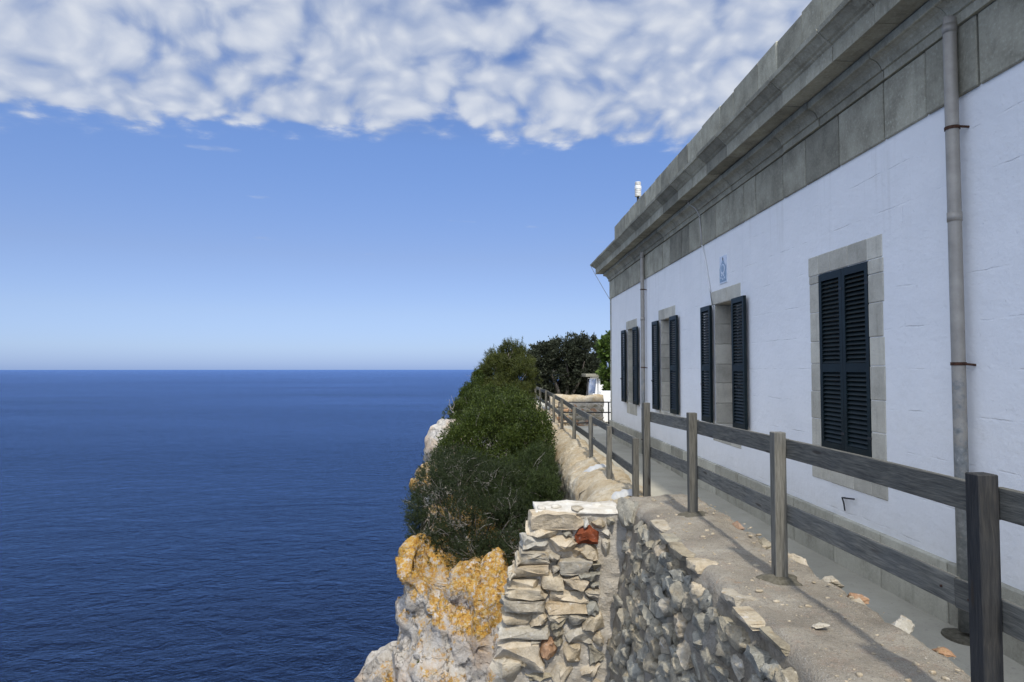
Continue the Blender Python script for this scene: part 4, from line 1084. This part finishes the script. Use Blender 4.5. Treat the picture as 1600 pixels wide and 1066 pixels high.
def leaf_mesh(p, d, L, Wd, rs, up=.5, needle=False):
    n_ = len(p); dirn = d+rs.normal(size=(n_, 3))*.65+np.array([0, 0, up]); dirn /= np.linalg.norm(dirn, axis=1)[:, None]
    sd = np.cross(dirn, rs.normal(size=(n_, 3))); sd /= np.linalg.norm(sd, axis=1)[:, None]
    l = L*rs.uniform(.6, 1.3, n_)[:, None]; wv = Wd*rs.uniform(.7, 1.3, n_)[:, None]
    nn = np.cross(dirn, sd)
    if needle:
        V = np.stack([p-sd*wv/2, p+sd*wv/2, p+dirn*l], 1); k = 3
    else:
        V = np.stack([p, p+dirn*l*.5+sd*wv/2+nn*wv*.15, p+dirn*l, p+dirn*l*.5-sd*wv/2+nn*wv*.15], 1); k = 4
    return V, k
def leaf_obj(name, V, k, mat, parent, rs):
    n_ = len(V); V = V.reshape(-1, 3); at = np.array(WO[parent]); me = bpy.data.meshes.new(name)
    me.vertices.add(n_*k); me.vertices.foreach_set('co', (V-at).ravel()); me.loops.add(n_*k); me.loops.foreach_set('vertex_index', np.arange(n_*k))
    me.polygons.add(n_); me.polygons.foreach_set('loop_start', np.arange(n_)*k); me.polygons.foreach_set('loop_total', np.full(n_, k)); me.update(calc_edges=True)
    at_ = me.attributes.new('tint', 'FLOAT', 'POINT'); at_.data.foreach_set('value', np.repeat(rs.rand(n_), k))
    return put(name, me, mat, parent, at)
def twigs(parent, clumps, n_, rs, L=.35, rad=.004, mat='dead_wood', name='dead_twigs'):
    p, d = sample_clumps(clumps, n_, rs, .8, 1.5, -.6); parts = []
    for a, b in zip(p, d):
        v = b+rs.normal(size=3)*.6+np.array([0, 0, .25]); v /= np.linalg.norm(v); pts = [a-b*.25]; cur = a-b*.25
        for s_ in range(5):
            v = v+rs.normal(size=3)*.28; v /= np.linalg.norm(v); cur = cur+v*L/5*rs.uniform(.7, 1.3); pts.append(cur)
        parts.append(tube_vf(pts, [rad, rad*.9, rad*.8, rad*.65, rad*.5, rad*.3], 4, False))
        for q in (2, 3):
            v2 = v+rs.normal(size=3)*.8; v2 /= np.linalg.norm(v2); parts.append(tube_vf([pts[q], pts[q]+v2*L*.18, pts[q]+v2*L*.3+rs.normal(size=3)*.02], [rad*.6, rad*.4, rad*.25], 4, False))
    V, Fs = merge(parts); return tag(obj(name, V, Fs, mat, parent), kind='stuff')
def stems(parent, base, clumps, rs, rad=.03, name='trunk', mat='bark'):
    base = np.array(base, float); parts = []
    for c, r_ in clumps:
        c = np.array(c, float); pts = []; mid = (base+c)/2+rs.normal(size=3)*.12*np.linalg.norm(c-base)
        for t_ in np.linspace(0, 1, 7):
            pts.append(base*(1-t_)**2+2*mid*t_*(1-t_)+c*t_**2)
        parts.append(tube_vf(pts, [rad*(1-.75*t_) for t_ in np.linspace(0, 1, 7)], 6))
        for q in range(4):
            d = rs.normal(size=3); d /= np.linalg.norm(d); e = c+d*np.array(r_)*.75; parts.append(tube_vf([pts[5], (pts[5]+e)/2+rs.normal(size=3)*.04, e], [rad*.35, rad*.25, rad*.12], 5))
    V, Fs = merge(parts); return obj(name, V, Fs, mat, parent, smooth=True)
def cl(px, py, Y, rx, rz, ry=None):
    c = P(px, py, Y); s = Y/F; return ((c.x, c.y, c.z), (rx*s, ry if ry else (rx+rz)/2*s, rz*s))
def bush(name, label, cat, clumps, mat, n_, L, Wd, seed, needle=False, base=None, group=None, tw=0, up=.5, inner=.62, gap=-.25, gapf=2.2, rag=.26, tuft=0, twL=.35, twr=.004, stem=.03, trunkname='trunk'):
    rs = np.random.RandomState(seed); c0 = np.mean([c for c, r_ in clumps], 0); lowz = min(c[2]-r_[2] for c, r_ in clumps)
    b = base or (c0[0], c0[1], lowz-.1)
    t_ = thing(name, label, cat, b, group)
    p, d = sample_clumps(clumps, n_, rs, inner, gapf, gap, rag)
    if tuft:                                            # needles bunched at the shoot ends
        m_ = max(1, n_//tuft); p, d = p[:m_], d[:m_]; axis = d+rs.normal(size=(m_, 3))*.45+np.array([0, 0, up]); axis /= np.linalg.norm(axis, axis=1)[:, None]
        t01 = rs.rand(m_, tuft, 1); p = (p[:, None]+axis[:, None]*t01*L*1.6).reshape(-1, 3)
        d = (axis[:, None]*(.5+.5*t01)+rs.normal(size=(m_, tuft, 3))*.55).reshape(-1, 3)
        V, k = leaf_mesh(p, d, L, Wd, rs, 0, needle)
    else: V, k = leaf_mesh(p, d, L, Wd, rs, up, needle)
    leaf_obj('crown', V, k, mat, t_, rs)
    stems(t_, b, clumps, rs, stem, trunkname)
    if tw: twigs(t_, clumps, tw, rs, twL, twr)
    return t_

bush('heather_shrub', 'large dark grey-green heath shrub with pale dead twigs beside the dry stone pier', 'shrub',
     [cl(700, 800, 12.2, 58, 55), cl(675, 785, 12.6, 36, 48), cl(720, 750, 13, 52, 45), cl(745, 830, 11.9, 62, 48), cl(790, 820, 11.6, 50, 55), cl(700, 850, 12.2, 48, 36), cl(785, 770, 12.4, 55, 50), cl(770, 870, 11.6, 38, 28), cl(668, 830, 12.3, 28, 36), cl(690, 745, 13.8, 32, 38), cl(672, 762, 13, 26, 32), cl(772, 886, 11.0, 30, 22), cl(808, 865, 10.8, 26, 40, .4), cl(655, 850, 11.8, 22, 26), cl(735, 868, 11.4, 32, 26), cl(690, 868, 11.8, 34, 22), cl(652, 800, 12.6, 18, 34), cl(705, 725, 14.6, 26, 30), cl(745, 745, 13.6, 28, 26)],
     'leaf_heather', 190000, .042, .0065, 1, True, tuft=16, base=tuple(P(740, 900, 12.3)), tw=230, up=.7, inner=.55, gap=-.3, twL=.32, twr=.0036, trunkname='stem')
bush('needle_shrub', 'dark needle-leaved shrub pressed against the coping wall behind the stone pier', 'shrub',
     [cl(825, 760, 13.2, 40, 50, .8), cl(845, 790, 12.2, 26, 50, .6), cl(800, 775, 13.0, 45, 50, .8), cl(845, 735, 13.6, 22, 40, .6)],
     'leaf_needle', 90000, .075, .0065, 2, True, tuft=20, base=tuple(P(830, 850, 12.8)), tw=20, up=1.1, inner=.55, trunkname='stem')
bush('mastic_shrub', 'rounded bright green mastic shrub in the middle of the slope', 'shrub',
     [cl(765, 690, 16, 62, 55), cl(800, 665, 16.5, 50, 45), cl(830, 690, 15.5, 34, 48, .8), cl(720, 712, 15.6, 42, 45), cl(800, 715, 15, 55, 45), cl(840, 665, 17, 20, 20, .6), cl(770, 650, 17.5, 45, 35), cl(735, 735, 14.6, 34, 34), cl(790, 745, 14.2, 36, 30), cl(800, 640, 18.5, 32, 34), cl(765, 630, 19.5, 24, 26)],
     'leaf_mastic', 100000, .05, .024, 3, base=tuple(P(780, 790, 16)), tw=60, up=.6, inner=.6, gap=-.22, trunkname='stem')
bush('mastic_shrub', 'small dark green shrub behind the pale rocks on the cliff edge', 'shrub',
     [cl(722, 652, 21.5, 22, 26), cl(742, 640, 22, 26, 30), cl(708, 662, 21, 14, 14), cl(740, 665, 21, 25, 24), cl(750, 615, 24, 18, 24), cl(712, 645, 21.5, 16, 20), cl(734, 620, 23, 16, 20), cl(746, 592, 25, 9, 14), cl(700, 658, 20.8, 9, 9)],
     'leaf_mastic', 46000, .06, .022, 4, base=tuple(P(735, 700, 21.8)), tw=40, up=.6, inner=.6, twL=.5, trunkname='stem')
bush('pine_tree', 'low rounded pine with soft needle tufts at the top of the slope', 'tree',
     [cl(800, 575, 26, 28, 34), cl(775, 590, 25.5, 24, 34), cl(812, 600, 25, 22, 35, .8), cl(785, 625, 24, 38, 30), cl(770, 562, 27, 11, 12), cl(762, 605, 25.5, 16, 22), cl(812, 565, 26.5, 18, 18), cl(795, 552, 26, 12, 12), cl(758, 590, 26, 9, 14)],
     'leaf_pine', 100000, .13, .013, 5, True, tuft=26, base=tuple(P(790, 690, 25)), up=.9, inner=.5, gap=-.2, gapf=1.8, rag=.36, stem=.07, tw=14, twL=.5)
bush('broad_tree', 'dark broad-leaved evergreen tree with tangled grey branches beyond the far fence', 'tree',
     [cl(850, 560, 33, 24, 22), cl(880, 552, 33, 30, 24), cl(910, 550, 33, 24, 24), cl(918, 575, 32.5, 17, 22), cl(875, 590, 33.5, 36, 20, 1.1), cl(838, 575, 33, 15, 22), cl(840, 600, 33.5, 16, 14), cl(895, 598, 33.5, 28, 16), cl(922, 558, 33, 13, 20), cl(848, 612, 33.5, 24, 12), cl(885, 614, 33.5, 34, 11), cl(915, 610, 33.8, 16, 12), cl(826, 608, 33.5, 14, 14)],
     'leaf_dark', 72000, .13, .06, 6, base=tuple(P(880, 640, 33)), up=.3, inner=.5, gap=-.14, gapf=1.5, rag=.4, stem=.12, tw=45, twL=.6, twr=.012)
bush('fig_tree', 'fresh light green fig tree at the far corner of the building', 'tree',
     [cl(948, 545, 27, 12, 18), cl(958, 535, 27.5, 15, 14), cl(950, 580, 27, 12, 22), cl(962, 570, 27.5, 18, 30), cl(955, 608, 26.8, 9, 12)],
     'leaf_fig', 2600, .18, .15, 7, base=tuple(P(962, 650, 27.2)), up=.1, inner=.4, gap=-.1, gapf=1.6, stem=.07)
dead = [P(712, 662, 21), P(710, 648, 21), P(707, 640, 21.02), P(701, 632, 21)]
V, Fs = merge([tube_vf(dead, [.022, .018, .014, .006], 5), tube_vf([dead[1], P(704, 640, 20.95), P(702, 624, 20.95)], [.014, .011, .005], 5), tube_vf([dead[2], P(710, 633, 21.05), P(705, 618, 21.05)], [.012, .009, .004], 5)])
tag(obj('dead_branch', V, Fs, 'dead_wood'), 'bare pale dead branch sticking up over the sea beside the far shrub', 'branch')
for k, (px, py, Y, rx, rz, lab) in enumerate(((749, 893, 10.6, 13, 9, 'small yellow-flowering weed on the lichen rock beside the pier'), (772, 1040, 10.0, 7, 12, 'small green tuft in the rock crack left of the lowest pier stones'), (660, 1040, 10.4, 7, 14, 'small green tuft growing in the lower cliff hollow'))):
    bush('weed_tuft', lab, 'weed', [cl(px, py, Y, rx, rz)], 'leaf_weed' if k == 0 else 'leaf_mastic', 1500, .035, .01, 20+k, base=tuple(P(px, py+rz, Y)), inner=.2, stem=.005, group='weeds in the cliff rocks', trunkname='stem')
